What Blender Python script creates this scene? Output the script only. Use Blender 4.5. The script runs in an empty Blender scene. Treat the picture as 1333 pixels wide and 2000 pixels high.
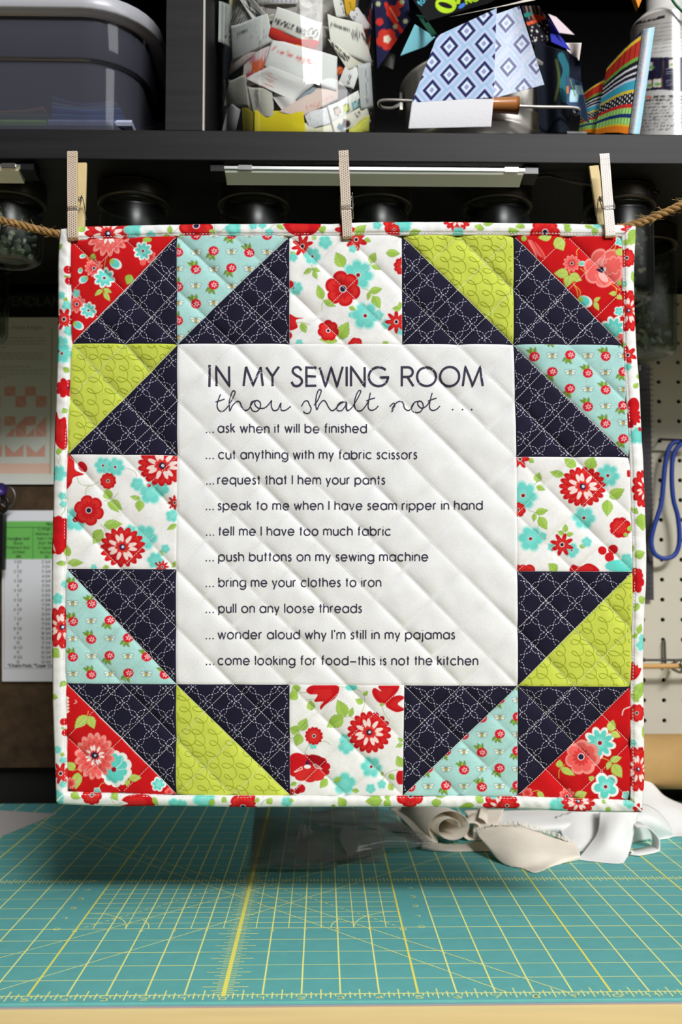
import bpy, bmesh, math, random
import numpy as np
from mathutils import Vector, Matrix
random.seed(7); RNG = np.random.RandomState(7)
S = bpy.context.scene
COL = S.collection
IN = 0.0254                      # the cutting mat is ruled in inches: everything is laid out in inches
ZT = 0.92                        # height of the mat's surface over the floor (m)
# ------------------------------------------------------------------ camera
FPX, CAMH, PIT, YAW, CY = 1921.0, 10.318, 0.051, 0.019, 1058.0
fw = np.array([math.sin(YAW)*math.cos(PIT), math.cos(YAW)*math.cos(PIT), math.sin(PIT)])
rt = np.array([math.cos(YAW), -math.sin(YAW), 0.0])
up = np.cross(rt, fw)
cam = bpy.data.cameras.new('camera'); co = bpy.data.objects.new('camera', cam); COL.objects.link(co)
cam.sensor_fit = 'VERTICAL'; cam.sensor_height = 36.0; cam.sensor_width = 24.0
cam.lens = FPX/2000*36; cam.shift_y = 58/2000.0; cam.clip_start = 0.02
co.matrix_world = Matrix(((rt[0], up[0], -fw[0], 0), (rt[1], up[1], -fw[1], 0), (rt[2], up[2], -fw[2], ZT+CAMH*IN), (0, 0, 0, 1)))
cam.dof.use_dof = True; cam.dof.focus_distance = 30*IN; cam.dof.aperture_fstop = 9.0
S.camera = co
# ------------------------------------------------------------------ world, lights, exposure
w = bpy.data.worlds.new('room'); S.world = w; w.use_nodes = True
w.node_tree.nodes['Background'].inputs[0].default_value = (1.0, 0.98, 0.95, 1)
w.node_tree.nodes['Background'].inputs[1].default_value = 0.009
S.view_settings.view_transform = 'Standard'; S.view_settings.look = 'None'
S.view_settings.exposure = 0.07; S.view_settings.gamma = 1.0; S.view_settings.use_curve_mapping = False
def area(name, loc, target, sx, sy, power, col=(1, 1, 1)):
    l = bpy.data.lights.new(name, 'AREA'); l.shape = 'RECTANGLE'; l.size = sx; l.size_y = sy; l.energy = power; l.color = col
    o = bpy.data.objects.new(name, l); COL.objects.link(o); o.location = loc
    o.rotation_euler = (Vector(target)-Vector(loc)).to_track_quat('-Z', 'Y').to_euler(); return o
CZ = ZT+CAMH*IN
QC = Vector((0.01, 0.76, CZ-0.02))
def polar(az, el, d):             # a spot seen from the quilt: azimuth to the right of the camera side, elevation, distance
    a, e = math.radians(az), math.radians(el)
    return QC+Vector((math.sin(a)*math.cos(e), -math.cos(a)*math.cos(e), math.sin(e)))*d
area('lamp_light', polar(21, 33.5, 5.0), QC, 1.5, 0.42, 172, (0.985, 0.992, 1.0))
area('window_light', polar(21, 45, 4.6), QC, 2.0, 2.1, 58, (0.985, 0.992, 1.0))
area('side_fill_light', polar(62, 32, 1.7), QC+Vector((0.28, 0.1, 0.1)), 1.2, 0.7, 8.5, (0.97, 0.985, 1.0))  # added fill from the right, no real window; brightens the right-hand side
# ------------------------------------------------------------------ pixel -> place helpers (the photograph was surveyed: mat ruling and pegboard pitch give the distances)
def rays(p):
    p = np.atleast_2d(np.asarray(p, float))
    return fw[None]*FPX+rt[None]*(p[:, :1]-666.5)-up[None]*(p[:, 1:2]-CY)
O_IN = np.array([0, 0, CAMH])
def at(p, Y):                     # inches, plane Y
    d = rays(p); return O_IN+d*(np.asarray(Y, float)/d[:, 1])[:, None]
def ground(p, z=0.0):
    d = rays(p); return O_IN+d*((z-CAMH)/d[:, 2])[:, None]
def M_(P): P = np.asarray(P, float)*IN; P = P.copy(); P[..., 2] += ZT; return P
def P1(px, py, Y): return at([(px, py)], Y)[0]
def cyl(p, cx, cy, r):            # front hit of an upright cylinder (inches)
    d = rays(p); a = d[:, 0]**2+d[:, 1]**2; b = -2*(d[:, 0]*cx+d[:, 1]*cy); c = cx*cx+cy*cy-r*r
    q = np.maximum(b*b-4*a*c, 0); t = (-b-np.sqrt(q))/(2*a); return O_IN+d*t[:, None]
# ------------------------------------------------------------------ scene helpers
def lin(c): 
    c = np.asarray(c, float)/255.0
    return np.where(c <= .04045, c/12.92, ((c+.055)/1.055)**2.4)
def tag(o, label=None, cat=None, group=None, kind=None):
    if label: o['label'] = label
    if cat: o['category'] = cat
    if group: o['group'] = group
    if kind: o['kind'] = kind
    return o
def empty(name, loc, label=None, cat=None, group=None):
    o = bpy.data.objects.new(name, None); COL.objects.link(o); o.location = loc; o.empty_display_size = .02
    return tag(o, label, cat, group)
def mk(name, V, F, mat, parent=None, smooth=True, col=None, F3=None, matidx=None):
    """V metres world (n,3); F quads / F3 tris index arrays"""
    V = np.asarray(V, np.float32).reshape(-1, 3)
    me = bpy.data.meshes.new(name); me.vertices.add(len(V))
    loops = []; starts = []; tot = []; k = 0
    for A in (F, F3):
        if A is None or len(A) == 0: continue
        A = np.asarray(A, np.int32); n = A.shape[1]
        loops.append(A.ravel()); starts.append(k+np.arange(len(A))*n); tot.append(np.full(len(A), n)); k += A.size
    L = np.concatenate(loops); me.loops.add(len(L)); me.loops.foreach_set('vertex_index', L)
    st = np.concatenate(starts).astype(np.int32); me.polygons.add(len(st)); me.polygons.foreach_set('loop_start', st)
    me.polygons.foreach_set('loop_total', np.concatenate(tot).astype(np.int32))
    o = bpy.data.objects.new(name, me); COL.objects.link(o)
    if parent is not None:
        org = np.array(parent.get('_w', list(parent.location)), np.float32); V = V-org; o.parent = parent; o['_w'] = [float(q) for q in org]
    else:
        org = np.array([(V[:, 0].min()+V[:, 0].max())/2, (V[:, 1].min()+V[:, 1].max())/2, V[:, 2].min()], np.float32)
        V = V-org; o.location = [float(q) for q in org]; o['_w'] = [float(q) for q in org]
    me.vertices.foreach_set('co', V.ravel())
    me.polygons.foreach_set('use_smooth', np.full(len(st), bool(smooth)))
    if col is not None:
        c = np.ones((len(V), 4), np.float32); c[:, :3] = col
        a = me.color_attributes.new('Col', 'FLOAT_COLOR', 'POINT'); a.data.foreach_set('color', c.ravel())
    me.update(calc_edges=True); me.validate()
    if mat is not None: me.materials.append(mat)
    return o
def gridF(nu, nv, off=0, wrap=False):   # vertex index = i*nv+j ; i<nu, j<nv
    i, j = np.meshgrid(np.arange(nu-1), np.arange(nv if wrap else nv-1), indexing='ij'); i = i.ravel(); j = j.ravel(); j2 = (j+1) % nv
    return np.stack([i*nv+j, (i+1)*nv+j, (i+1)*nv+j2, i*nv+j2], 1)+off
class MB:
    """collects simple solids, builds ONE mesh object"""
    def __init__(s): s.V = []; s.Q = []; s.T = []; s.n = 0; s.C = []
    def add(s, V, Q=None, T=None, c=None):
        V = np.asarray(V, float).reshape(-1, 3); s.V.append(V)
        if Q is not None and len(Q): s.Q.append(np.asarray(Q)+s.n)
        if T is not None and len(T): s.T.append(np.asarray(T)+s.n)
        if c is not None: s.C.append(np.repeat(lin(c)[None], len(V), 0))
        s.n += len(V); return s
    def box(s, a, b, c=None):
        x0, y0, z0 = a; x1, y1, z1 = b
        V = [(x, y, z) for x in (x0, x1) for y in (y0, y1) for z in (z0, z1)]
        return s.add(V, [(0, 1, 3, 2), (4, 6, 7, 5), (0, 4, 5, 1), (2, 3, 7, 6), (0, 2, 6, 4), (1, 5, 7, 3)], c=c)
    def hexa(s, P, c=None):       # 8 pts: bottom 4 loop, top 4 loop
        return s.add(P, [(0, 3, 2, 1), (4, 5, 6, 7), (0, 1, 5, 4), (1, 2, 6, 5), (2, 3, 7, 6), (3, 0, 4, 7)], c=c)
    def tube(s, P, r, n=8, cap=True, c=None, closed=False):
        P = np.asarray(P, float); r = np.broadcast_to(np.asarray(r, float), (len(P),))
        T = np.gradient(P, axis=0) if not closed else np.roll(P, -1, 0)-np.roll(P, 1, 0)
        T /= np.linalg.norm(T, axis=1)[:, None]+1e-12
        ref = np.array([0, 0, 1.0]) if abs(T[0][2]) < .9 else np.array([1.0, 0, 0])
        N = np.cross(T[0], ref); N /= np.linalg.norm(N); Vs = []
        for k in range(len(P)):
            N = N-T[k]*(N@T[k]); N /= np.linalg.norm(N)+1e-12; B = np.cross(T[k], N)
            a = np.arange(n)*2*math.pi/n
            Vs.append(P[k]+r[k]*(np.cos(a)[:, None]*N+np.sin(a)[:, None]*B))
        V = np.concatenate(Vs); m = len(P); Q = gridF(m, n, 0, True)
        if closed: 
            j = np.arange(n); Q = np.concatenate([Q, np.stack([(m-1)*n+j, j, (j+1) % n, (m-1)*n+(j+1) % n], 1)])
        T3 = []
        if cap and not closed:
            V = np.concatenate([V, P[:1], P[-1:]]); a0 = len(V)-2
            T3 = [(a0, (j+1) % n, j) for j in range(n)]+[(a0+1, (m-1)*n+j, (m-1)*n+(j+1) % n) for j in range(n)]
        return s.add(V, Q, T3, c)
    def lathe(s, prof, c0=(0, 0), n=48, c=None):     # prof: (r,z) list
        a = np.arange(n)*2*math.pi/n; V = [[(c0[0]+r*math.cos(t), c0[1]+r*math.sin(t), z) for t in a] for r, z in prof]
        return s.add(np.array(V).reshape(-1, 3), gridF(len(prof), n, 0, True), c=c)
    def build(s, name, mat, parent=None, smooth=False, inches=True):
        V = np.concatenate(s.V); V = M_(V) if inches else V
        Q = np.concatenate(s.Q) if s.Q else None; T = np.concatenate(s.T) if s.T else None
        C = np.concatenate(s.C) if s.C and sum(map(len, s.C)) == len(V) else None
        return mk(name, V, Q, mat, parent, smooth, C, T)
def bevel(o, wd, seg=2):
    m = o.modifiers.new('b', 'BEVEL'); m.width = wd; m.segments = seg; m.limit_method = 'ANGLE'; m.angle_limit = .6; return o
def solid(o, t, off=0):
    m = o.modifiers.new('s', 'SOLIDIFY'); m.thickness = t; m.offset = off; return o
# ------------------------------------------------------------------ materials
def mat(name, base=(128, 128, 128), rough=.6, metal=0, spec=.5, vcol=False, noise=None, bump=None, sheen=0, trans=0, ior=1.45, alpha=1, emis=None, coat=0, stretch=None):
    m = bpy.data.materials.new(name); m.use_nodes = True; nt = m.node_tree; N = nt.nodes; L = nt.links
    b = N['Principled BSDF']; lc = [float(q) for q in lin(base)]+[1]
    b.inputs['Base Color'].default_value = lc; b.inputs['Roughness'].default_value = rough; b.inputs['Metallic'].default_value = metal
    b.inputs['Specular IOR Level'].default_value = spec; b.inputs['Sheen Weight'].default_value = sheen; b.inputs['IOR'].default_value = ior
    b.inputs['Transmission Weight'].default_value = trans; b.inputs['Coat Weight'].default_value = coat; b.inputs['Alpha'].default_value = alpha
    tc = N.new('ShaderNodeTexCoord'); src = tc.outputs['Object']
    if stretch:
        mp = N.new('ShaderNodeMapping'); mp.inputs['Scale'].default_value = stretch; L.new(src, mp.inputs[0]); src = mp.outputs[0]
    cs = None
    if vcol:
        a = N.new('ShaderNodeAttribute'); a.attribute_name = 'Col'; cs = a.outputs['Color']
    if noise:                      # (scale, darkest factor, brightest factor, detail)
        t = N.new('ShaderNodeTexNoise'); t.inputs['Scale'].default_value = noise[0]; t.inputs['Detail'].default_value = noise[3] if len(noise) > 3 else 4
        L.new(src, t.inputs['Vector']); r = N.new('ShaderNodeMapRange'); L.new(t.outputs['Fac'], r.inputs['Value'])
        r.inputs['From Min'].default_value = .3; r.inputs['From Max'].default_value = .7; r.inputs['To Min'].default_value = noise[1]; r.inputs['To Max'].default_value = noise[2]
        x = N.new('ShaderNodeVectorMath'); x.operation = 'SCALE'; L.new(r.outputs[0], x.inputs['Scale'])
        if cs: L.new(cs, x.inputs[0])
        else: x.inputs[0].default_value = lc[:3]
        cs = x.outputs[0]
    if cs: L.new(cs, b.inputs['Base Color'])
    if bump:                       # (scale, strength, distance)
        t = N.new('ShaderNodeTexNoise'); t.inputs['Scale'].default_value = bump[0]; t.inputs['Detail'].default_value = 3; L.new(src, t.inputs['Vector'])
        q = N.new('ShaderNodeBump'); q.inputs['Strength'].default_value = bump[1]; q.inputs['Distance'].default_value = bump[2]
        L.new(t.outputs['Fac'], q.inputs['Height']); L.new(q.outputs[0], b.inputs['Normal'])
    if emis: b.inputs['Emission Color'].default_value = lc; b.inputs['Emission Strength'].default_value = emis
    return m
def clear_mat(name, tint, fac, rough=.08, grey=(200, 200, 200), ior=1.45):    # thin clear plastic / glass: see-through, mirror gloss by Fresnel, a little haze (fac)
    m = bpy.data.materials.new(name); m.use_nodes = True; nt = m.node_tree; N = nt.nodes; L = nt.links; N.remove(N['Principled BSDF'])
    t = N.new('ShaderNodeBsdfTransparent'); t.inputs[0].default_value = [float(q) for q in lin(tint)]+[1]
    d = N.new('ShaderNodeBsdfDiffuse'); d.inputs[0].default_value = [float(q) for q in lin(grey)]+[1]
    g = N.new('ShaderNodeBsdfGlossy'); g.inputs['Roughness'].default_value = rough; lw = N.new('ShaderNodeLayerWeight'); lw.inputs[0].default_value = .5
    pw = N.new('ShaderNodeMath'); pw.operation = 'POWER'; L.new(lw.outputs['Facing'], pw.inputs[0]); pw.inputs[1].default_value = 4.0
    f = N.new('ShaderNodeMath'); f.operation = 'MULTIPLY_ADD'; L.new(pw.outputs[0], f.inputs[0]); f.inputs[1].default_value = .8; f.inputs[2].default_value = ((ior-1)/(ior+1))**2
    x = N.new('ShaderNodeMixShader'); x.inputs[0].default_value = fac; L.new(t.outputs[0], x.inputs[1]); L.new(d.outputs[0], x.inputs[2])
    y = N.new('ShaderNodeMixShader'); L.new(f.outputs[0], y.inputs[0]); L.new(x.outputs[0], y.inputs[1]); L.new(g.outputs[0], y.inputs[2])
    L.new(y.outputs[0], N['Material Output'].inputs['Surface']); return m
FAB = mat('printed_cotton', vcol=True, rough=.92, spec=.15, bump=(900, .25, .0006), noise=(260, .96, 1.03))
FABT = mat('scrap_cotton', vcol=True, rough=.85, spec=.2, bump=(300, .2, .001))
WHITE = mat('white_panel_cotton', (236, 237, 236), rough=.92, spec=.15, bump=(900, .3, .0006), noise=(120, .97, 1.02))
NAVY = mat('navy_cotton', (27, 25, 45), rough=.85, spec=.2, bump=(1200, .25, .0005), noise=(60, .85, 1.15))
LIME = mat('lime_cotton', (202, 214, 84), rough=.9, spec=.15, bump=(900, .25, .0006), noise=(90, .95, 1.04))
LOOP = mat('olive_print', (156, 174, 44), rough=.9, spec=.1)
DASH = mat('pale_print', (196, 194, 210), rough=.9, spec=.1)
THREAD = mat('white_thread', (240, 240, 238), rough=.6, spec=.3)
INK = mat('charcoal_ink', (62, 58, 76), rough=.8, spec=.2)
# ------------------------------------------------------------------ painting (flat prints), kept as colour on real surfaces
class Canvas:
    def __init__(s, x0, y0, x1, y1, ss=2, bg=(255, 255, 255)):
        s.x0, s.y0, s.ss = x0, y0, ss; s.w = int((x1-x0)*ss); s.h = int((y1-y0)*ss)
        s.A = np.empty((s.h, s.w, 3), np.float32); s.A[:] = lin(bg); s.clip = None
        s.T = (0, 0, 1.0)
    def win(s, ox, oy, k): s.T = (ox, oy, k); return s
    def pt(s, p): p = np.asarray(p, float).reshape(-1, 2); return (p/s.T[2]+np.array(s.T[:2])-np.array([s.x0, s.y0]))*s.ss
    def _reg(s, x0, y0, x1, y1):
        i0, i1 = max(0, int(y0)), min(s.h, int(y1)+2); j0, j1 = max(0, int(x0)), min(s.w, int(x1)+2)
        if i1 <= i0 or j1 <= j0: return None
        yy, xx = np.mgrid[i0:i1, j0:j1].astype(np.float32); return slice(i0, i1), slice(j0, j1), xx+.5, yy+.5
    def _mix(s, sl, c, a):
        if s.clip is not None: a = a*s.clip[sl]
        c = lin(c); B = s.A[sl]; B += (c-B)*a[..., None]
    def setclip(s, poly=None):
        s.clip = None
        if poly is None: return
        T = s.T; s.T = (0, 0, 1.0); P = s.pt(poly); s.T = T
        s.clip = np.zeros((s.h, s.w), np.float32); r = s._reg(P[:, 0].min(), P[:, 1].min(), P[:, 0].max(), P[:, 1].max())
        s.clip[r[0], r[1]] = s._in(P, r[2], r[3])
    @staticmethod
    def _in(P, xx, yy):
        m = np.zeros(xx.shape, bool); n = len(P)
        for i in range(n):
            x1, y1 = P[i]; x2, y2 = P[(i+1) % n]
            if y1 == y2: continue
            m ^= ((yy < y1) != (yy < y2)) & (xx < (x2-x1)*(yy-y1)/(y2-y1)+x1)
        return m.astype(np.float32)
    def poly(s, pts, c, a=1.0):
        P = s.pt(pts); r = s._reg(P[:, 0].min(), P[:, 1].min(), P[:, 0].max(), P[:, 1].max())
        if r: s._mix(r[:2], c, s._in(P, r[2], r[3])*a)
    def flower(s, x, y, r, n, c, d=.3, pw=.7, rot=0, asp=1, soft=1.2, a=1.0, ang=0):
        (cx, cy), = s.pt([(x, y)]); R = r*s.ss/s.T[2]; q = s._reg(cx-R*1.3, cy-R*1.3, cx+R*1.3, cy+R*1.3)
        if not q: return
        dx, dy = q[2]-cx, q[3]-cy
        if asp != 1 or ang:
            ca, sa = math.cos(ang), math.sin(ang); dx, dy = dx*ca+dy*sa, (-dx*sa+dy*ca)/asp
        rr = np.hypot(dx, dy); f = R*(1-d+d*np.abs(np.cos(n*(np.arctan2(dy, dx)-rot)/2))**pw) if n else R
        s._mix(q[:2], c, np.clip((f-rr)/soft+.5, 0, 1)*a)
    def disk(s, x, y, r, c, a=1.0, soft=1.0): s.flower(x, y, r, 0, c, soft=soft, a=a)
    def ell(s, x, y, rx, ry, c, ang=0, soft=1.0, a=1.0): s.flower(x, y, rx, 0, c, asp=ry/rx, ang=ang, soft=soft, a=a)
    def stroke(s, pts, w, c, a=1.0):
        P = s.pt(pts); W = w*s.ss/s.T[2]/2
        r = s._reg(P[:, 0].min()-W-2, P[:, 1].min()-W-2, P[:, 0].max()+W+2, P[:, 1].max()+W+2)
        if not r: return
        d = np.full(r[2].shape, 1e9, np.float32)
        for i in range(len(P)-1):
            ax, ay = P[i]; bx, by = P[i+1]; l2 = (bx-ax)**2+(by-ay)**2+1e-9
            t = np.clip(((r[2]-ax)*(bx-ax)+(r[3]-ay)*(by-ay))/l2, 0, 1); d = np.minimum(d, np.hypot(r[2]-ax-t*(bx-ax), r[3]-ay-t*(by-ay)))
        s._mix(r[:2], c, np.clip(W-d+.5, 0, 1)*a)
    def sample(s, p):
        q = (np.asarray(p, float)-np.array([s.x0, s.y0]))*s.ss-.5; out = 0
        for ox, oy in ((-.5, -.5), (.5, -.5), (-.5, .5), (.5, .5)):
            x = np.clip(q[:, 0]+ox, 0, s.w-1.001); y = np.clip(q[:, 1]+oy, 0, s.h-1.001); i = y.astype(int); j = x.astype(int); fx = (x-j)[:, None]; fy = (y-i)[:, None]
            out = out+(s.A[i, j]*(1-fx)+s.A[i, j+1]*fx)*(1-fy)+(s.A[i+1, j]*(1-fx)+s.A[i+1, j+1]*fx)*fy
        return out/4
def crv(pts, n=8, closed=False):   # catmull-rom
    P = np.asarray(pts, float); 
    if closed: P = np.concatenate([P[-1:], P, P[:2]])
    else: P = np.concatenate([2*P[:1]-P[1:2], P, 2*P[-1:]-P[-2:-1]])
    out = []
    for i in range(1, len(P)-2):
        t = (np.arange(n)/n)[:, None]; a, b, c, d = P[i-1], P[i], P[i+1], P[i+2]
        out.append(.5*(2*b+(c-a)*t+(2*a-5*b+4*c-d)*t*t+(3*b-a-3*c+d)*t**3))
    out = np.concatenate(out)
    return out if closed else np.concatenate([out, P[-2:-1]])
# ------------------------------------------------------------------ stroke alphabet (x-height = 1)
def arc(cx, cy, rx, ry, a0, a1):
    n = max(4, int(abs(a1-a0)/15)); t = np.radians(np.linspace(a0, a1, n+1)); return [(cx+rx*math.cos(q), cy+ry*math.sin(q)) for q in t]
def _font():
    G = {}; A = 1.42; o = arc(.5, .5, .47, .5, 0, 360)
    G['o'] = (1, [o]); G['a'] = (1, [o, [(.97, 1), (.97, 0)]]); G['b'] = (1, [o, [(.03, A), (.03, 0)]]); G['d'] = (1, [o, [(.97, A), (.97, 0)]])
    G['p'] = (1, [o, [(.03, 1), (.03, -.42)]]); G['q'] = (1, [o, [(.97, 1), (.97, -.42)]]); G['c'] = (.9, [arc(.5, .5, .47, .5, 42, 318)])
    G['e'] = (1, [[(.04, .5)]+arc(.5, .5, .46, .5, 0, 325)]); G['g'] = (1, [o, [(.97, 1), (.97, 0)]+arc(.5, 0, .47, .42, 0, -150)])
    G['f'] = (.42, [arc(.42, 1.17, .24, .25, 90, 180)+[(.18, 0)], [(0, .97), (.42, .97)]])
    h = arc(.4, .6, .37, .4, 180, 0)+[(.77, 0)]
    G['h'] = (.8, [[(.03, A), (.03, 0)], h]); G['n'] = (.8, [[(.03, 1), (.03, 0)], h]); G['u'] = (.8, [[(.03, 1)]+arc(.4, .4, .37, .4, 180, 360)+[(.77, 1)], [(.77, .4), (.77, 0)]])
    G['m'] = (1.3, [[(.03, 1), (.03, 0)], arc(.34, .65, .31, .35, 180, 0)+[(.65, 0)], arc(.96, .65, .31, .35, 180, 0)+[(1.27, 0)]])
    G['i'] = (.1, [[(.05, 1), (.05, 0)], [(.05, 1.33), (.05, 1.38)]]); G['j'] = (.15, [[(.1, 1), (.1, -.25)]+arc(-.08, -.25, .18, .17, 0, -90), [(.1, 1.33), (.1, 1.38)]])
    G['l'] = (.1, [[(.05, A), (.05, 0)]]); G['k'] = (.66, [[(.03, A), (.03, 0)], [(.6, 1), (.05, .45)], [(.22, .6), (.66, 0)]])
    G['r'] = (.42, [[(.03, 1), (.03, 0)], arc(.35, .62, .32, .38, 180, 75)]); G['t'] = (.4, [[(.2, 1.35), (.2, 0)], [(0, .98), (.4, .98)]])
    G['s'] = (.5, [crv([(.46, .84), (.3, .99), (.1, .88), (.1, .66), (.3, .52), (.46, .34), (.42, .1), (.2, 0), (.02, .16)], 4)])
    G['v'] = (.72, [[(0, 1), (.36, 0), (.72, 1)]]); G['w'] = (1.15, [[(0, 1), (.3, 0), (.575, .98), (.85, 0), (1.15, 1)]]); G['x'] = (.7, [[(0, 1), (.7, 0)], [(.7, 1), (0, 0)]])
    G['y'] = (.72, [[(0, 1), (.36, .05)], [(.72, 1), (.2, -.42)]]); G['z'] = (.65, [[(0, 1), (.62, 1), (0, 0), (.65, 0)]])
    G['.'] = (.1, [[(.05, 0), (.05, .06)]]); G["'"] = (.1, [[(.05, A), (.05, 1.1)]]); G['-'] = (1.0, [[(0, .5), (1, .5)]]); G[','] = (.1, [[(.08, .05), (0, -.2)]])
    G[':'] = (.1, [[(.05, 0), (.05, .06)], [(.05, .9), (.05, .96)]]); G['/'] = (.45, [[(0, -.1), (.45, A)]]); G['('] = (.3, [arc(.5, .6, .45, .95, 140, 220)]); G[')'] = (.3, [arc(-.2, .6, .45, .95, 40, -40)])
    G['*'] = (.4, [[(.2, A), (.2, 1)], [(.02, 1.3), (.38, 1.1)], [(.02, 1.1), (.38, 1.3)]])
    O = arc(.7, .7, .67, .7, 0, 360)
    G['O'] = (1.4, [O]); G['Q'] = (1.4, [O, [(.9, .4), (1.35, -.05)]]); G['C'] = (1.25, [arc(.7, .7, .67, .7, 42, 318)]); G['G'] = (1.38, [arc(.7, .7, .67, .7, 42, 352)+[(1.36, .64), (.8, .64)]])
    G['I'] = (.1, [[(.05, 1.4), (.05, 0)]]); G['N'] = (1, [[(.03, 0), (.03, 1.4), (.97, 0), (.97, 1.4)]]); G['M'] = (1.4, [[(0, 0), (.18, 1.4), (.7, .05), (1.22, 1.4), (1.4, 0)]])
    G['Y'] = (.95, [[(0, 1.4), (.475, .7), (.95, 1.4)], [(.475, .7), (.475, 0)]]); G['W'] = (1.6, [[(0, 1.4), (.4, 0), (.8, 1.35), (1.2, 0), (1.6, 1.4)]])
    G['S'] = (.8, [crv([(.72, 1.14), (.5, 1.38), (.2, 1.3), (.12, 1.02), (.34, .78), (.66, .58), (.74, .28), (.5, .02), (.2, .04), (.03, .3)], 4)])
    G['E'] = (.72, [[(.72, 1.37), (.03, 1.37), (.03, .03), (.72, .03)], [(.03, .74), (.68, .74)]]); G['F'] = (.7, [[(.7, 1.37), (.03, 1.37), (.03, 0)], [(.03, .74), (.6, .74)]])
    G['R'] = (.85, [[(.03, 0), (.03, 1.37), (.42, 1.37)]+arc(.44, 1.02, .36, .35, 90, -90)+[(.03, .67)], [(.42, .67), (.85, 0)]]); G['P'] = (.8, [[(.03, 0), (.03, 1.37), (.42, 1.37)]+arc(.42, 1.02, .36, .35, 90, -90)+[(.03, .67)]])
    G['D'] = (1.05, [[(.03, 0), (.03, 1.4), (.4, 1.4)]+arc(.4, .7, .63, .7, 90, -90)+[(.03, 0)]]); G['B'] = (.82, [[(.03, 0), (.03, 1.4), (.4, 1.4)]+arc(.4, 1.07, .33, .33, 90, -90)+[(.03, .74), (.42, .74)]+arc(.42, .37, .37, .37, 90, -90)+[(.03, 0)]])
    G['A'] = (1.2, [[(0, 0), (.6, 1.4), (1.2, 0)], [(.22, .5), (.98, .5)]]); G['H'] = (.95, [[(.03, 0), (.03, 1.4)], [(.92, 0), (.92, 1.4)], [(.03, .74), (.92, .74)]]); G['L'] = (.62, [[(.03, 1.4), (.03, .03), (.62, .03)]])
    G['T'] = (.8, [[(0, 1.37), (.8, 1.37)], [(.4, 1.37), (.4, 0)]]); G['U'] = (.9, [[(.03, 1.4)]+arc(.45, .43, .42, .43, 180, 360)+[(.87, 1.4)]]); G['V'] = (1.05, [[(0, 1.4), (.52, 0), (1.05, 1.4)]]); G['X'] = (.95, [[(0, 1.4), (.95, 0)], [(.95, 1.4), (0, 0)]])
    G['K'] = (.85, [[(.03, 1.4), (.03, 0)], [(.8, 1.4), (.05, .6)], [(.25, .8), (.85, 0)]]); G['Z'] = (.85, [[(0, 1.37), (.82, 1.37), (0, .03), (.85, .03)]]); G['J'] = (.5, [[(.45, 1.4), (.45, .3)]+arc(.22, .3, .23, .3, 0, -140)])
    G['0'] = (.8, [arc(.4, .7, .37, .7, 0, 360)]); G['1'] = (.4, [[(.05, 1.2), (.28, 1.4), (.28, 0)]]); G['2'] = (.8, [arc(.4, 1.02, .35, .38, 165, -40)+[(.03, .03), (.8, .03)]]); G['3'] = (.8, [arc(.36, 1.05, .32, .35, 150, -80)+arc(.38, .37, .38, .37, 80, -150)])
    G['4'] = (.8, [[(.6, 0), (.6, 1.4), (0, .38), (.8, .38)]]); G['5'] = (.8, [[(.7, 1.37), (.2, 1.37), (.1, .8)]+arc(.38, .45, .38, .45, 110, -150)]); G['6'] = (.8, [arc(.4, .42, .36, .42, 0, 360), [(.08, .6), (.55, 1.4)]]); G['7'] = (.8, [[(0, 1.37), (.78, 1.37), (.25, 0)]])
    G['8'] = (.8, [arc(.4, 1.05, .3, .33, 0, 360), arc(.4, .37, .37, .37, 0, 360)]); G['9'] = (.8, [arc(.4, .98, .36, .42, 0, 360), [(.74, .85), (.25, 0)]]); G[' '] = (.3, [])
    return G
FONT = _font()
def text_strokes(txt, x0, y0, xh, x1=None, track=.3, ang=0):
    """baseline start, x-height in px (y down); fitted to x1 when given"""
    W = 0; raw = []
    for ch in txt:
        gw, st = FONT.get(ch, FONT['o']); raw += [[(W+a, b) for a, b in q] for q in st]; W += gw+track
    W -= track; sx = (x1-x0)/(W) if x1 is not None else xh
    ca, sa = math.cos(ang), math.sin(ang); out = []
    for q in raw:
        q = np.asarray(q, float)*[sx, -xh]; out.append(np.stack([x0+q[:, 0]*ca-q[:, 1]*sa, y0+q[:, 0]*sa+q[:, 1]*ca], 1))
    return out
def ribbon_px(lines, wd, step=3.0):
    """flat strokes: returns px verts and quads, width in px"""
    V = []; Q = []; n = 0
    for P in lines:
        P = np.asarray(P, float); seg = np.hypot(*(P[1:]-P[:-1]).T); 
        if seg.sum() < 1e-6: continue
        R = [P[:1]]
        for i in range(len(seg)):
            k = max(1, int(math.ceil(seg[i]/step))); t = (np.arange(1, k+1)/k)[:, None]; R.append(P[i]+(P[i+1]-P[i])*t)
        R = np.concatenate(R); d = np.diff(R, axis=0); d /= np.hypot(*d.T)[:, None]+1e-9
        a = np.concatenate([d[:1], d]); b = np.concatenate([d, d[-1:]]); t = a+b; l = np.hypot(*t.T)[:, None]; t = np.where(l > .5, t/np.maximum(l, .01), b)
        mit = 1/np.clip((t*b).sum(1), .6, 1); nn = np.stack([-t[:, 1], t[:, 0]], 1)*(mit*wd/2)[:, None]
        m = len(R); V.append(np.stack([R+nn, R-nn], 1).reshape(-1, 2)); i = np.arange(m-1)*2+n
        Q.append(np.stack([i, i+1, i+3, i+2], 1)); n += 2*m
    return np.concatenate(V), np.concatenate(Q)
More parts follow.
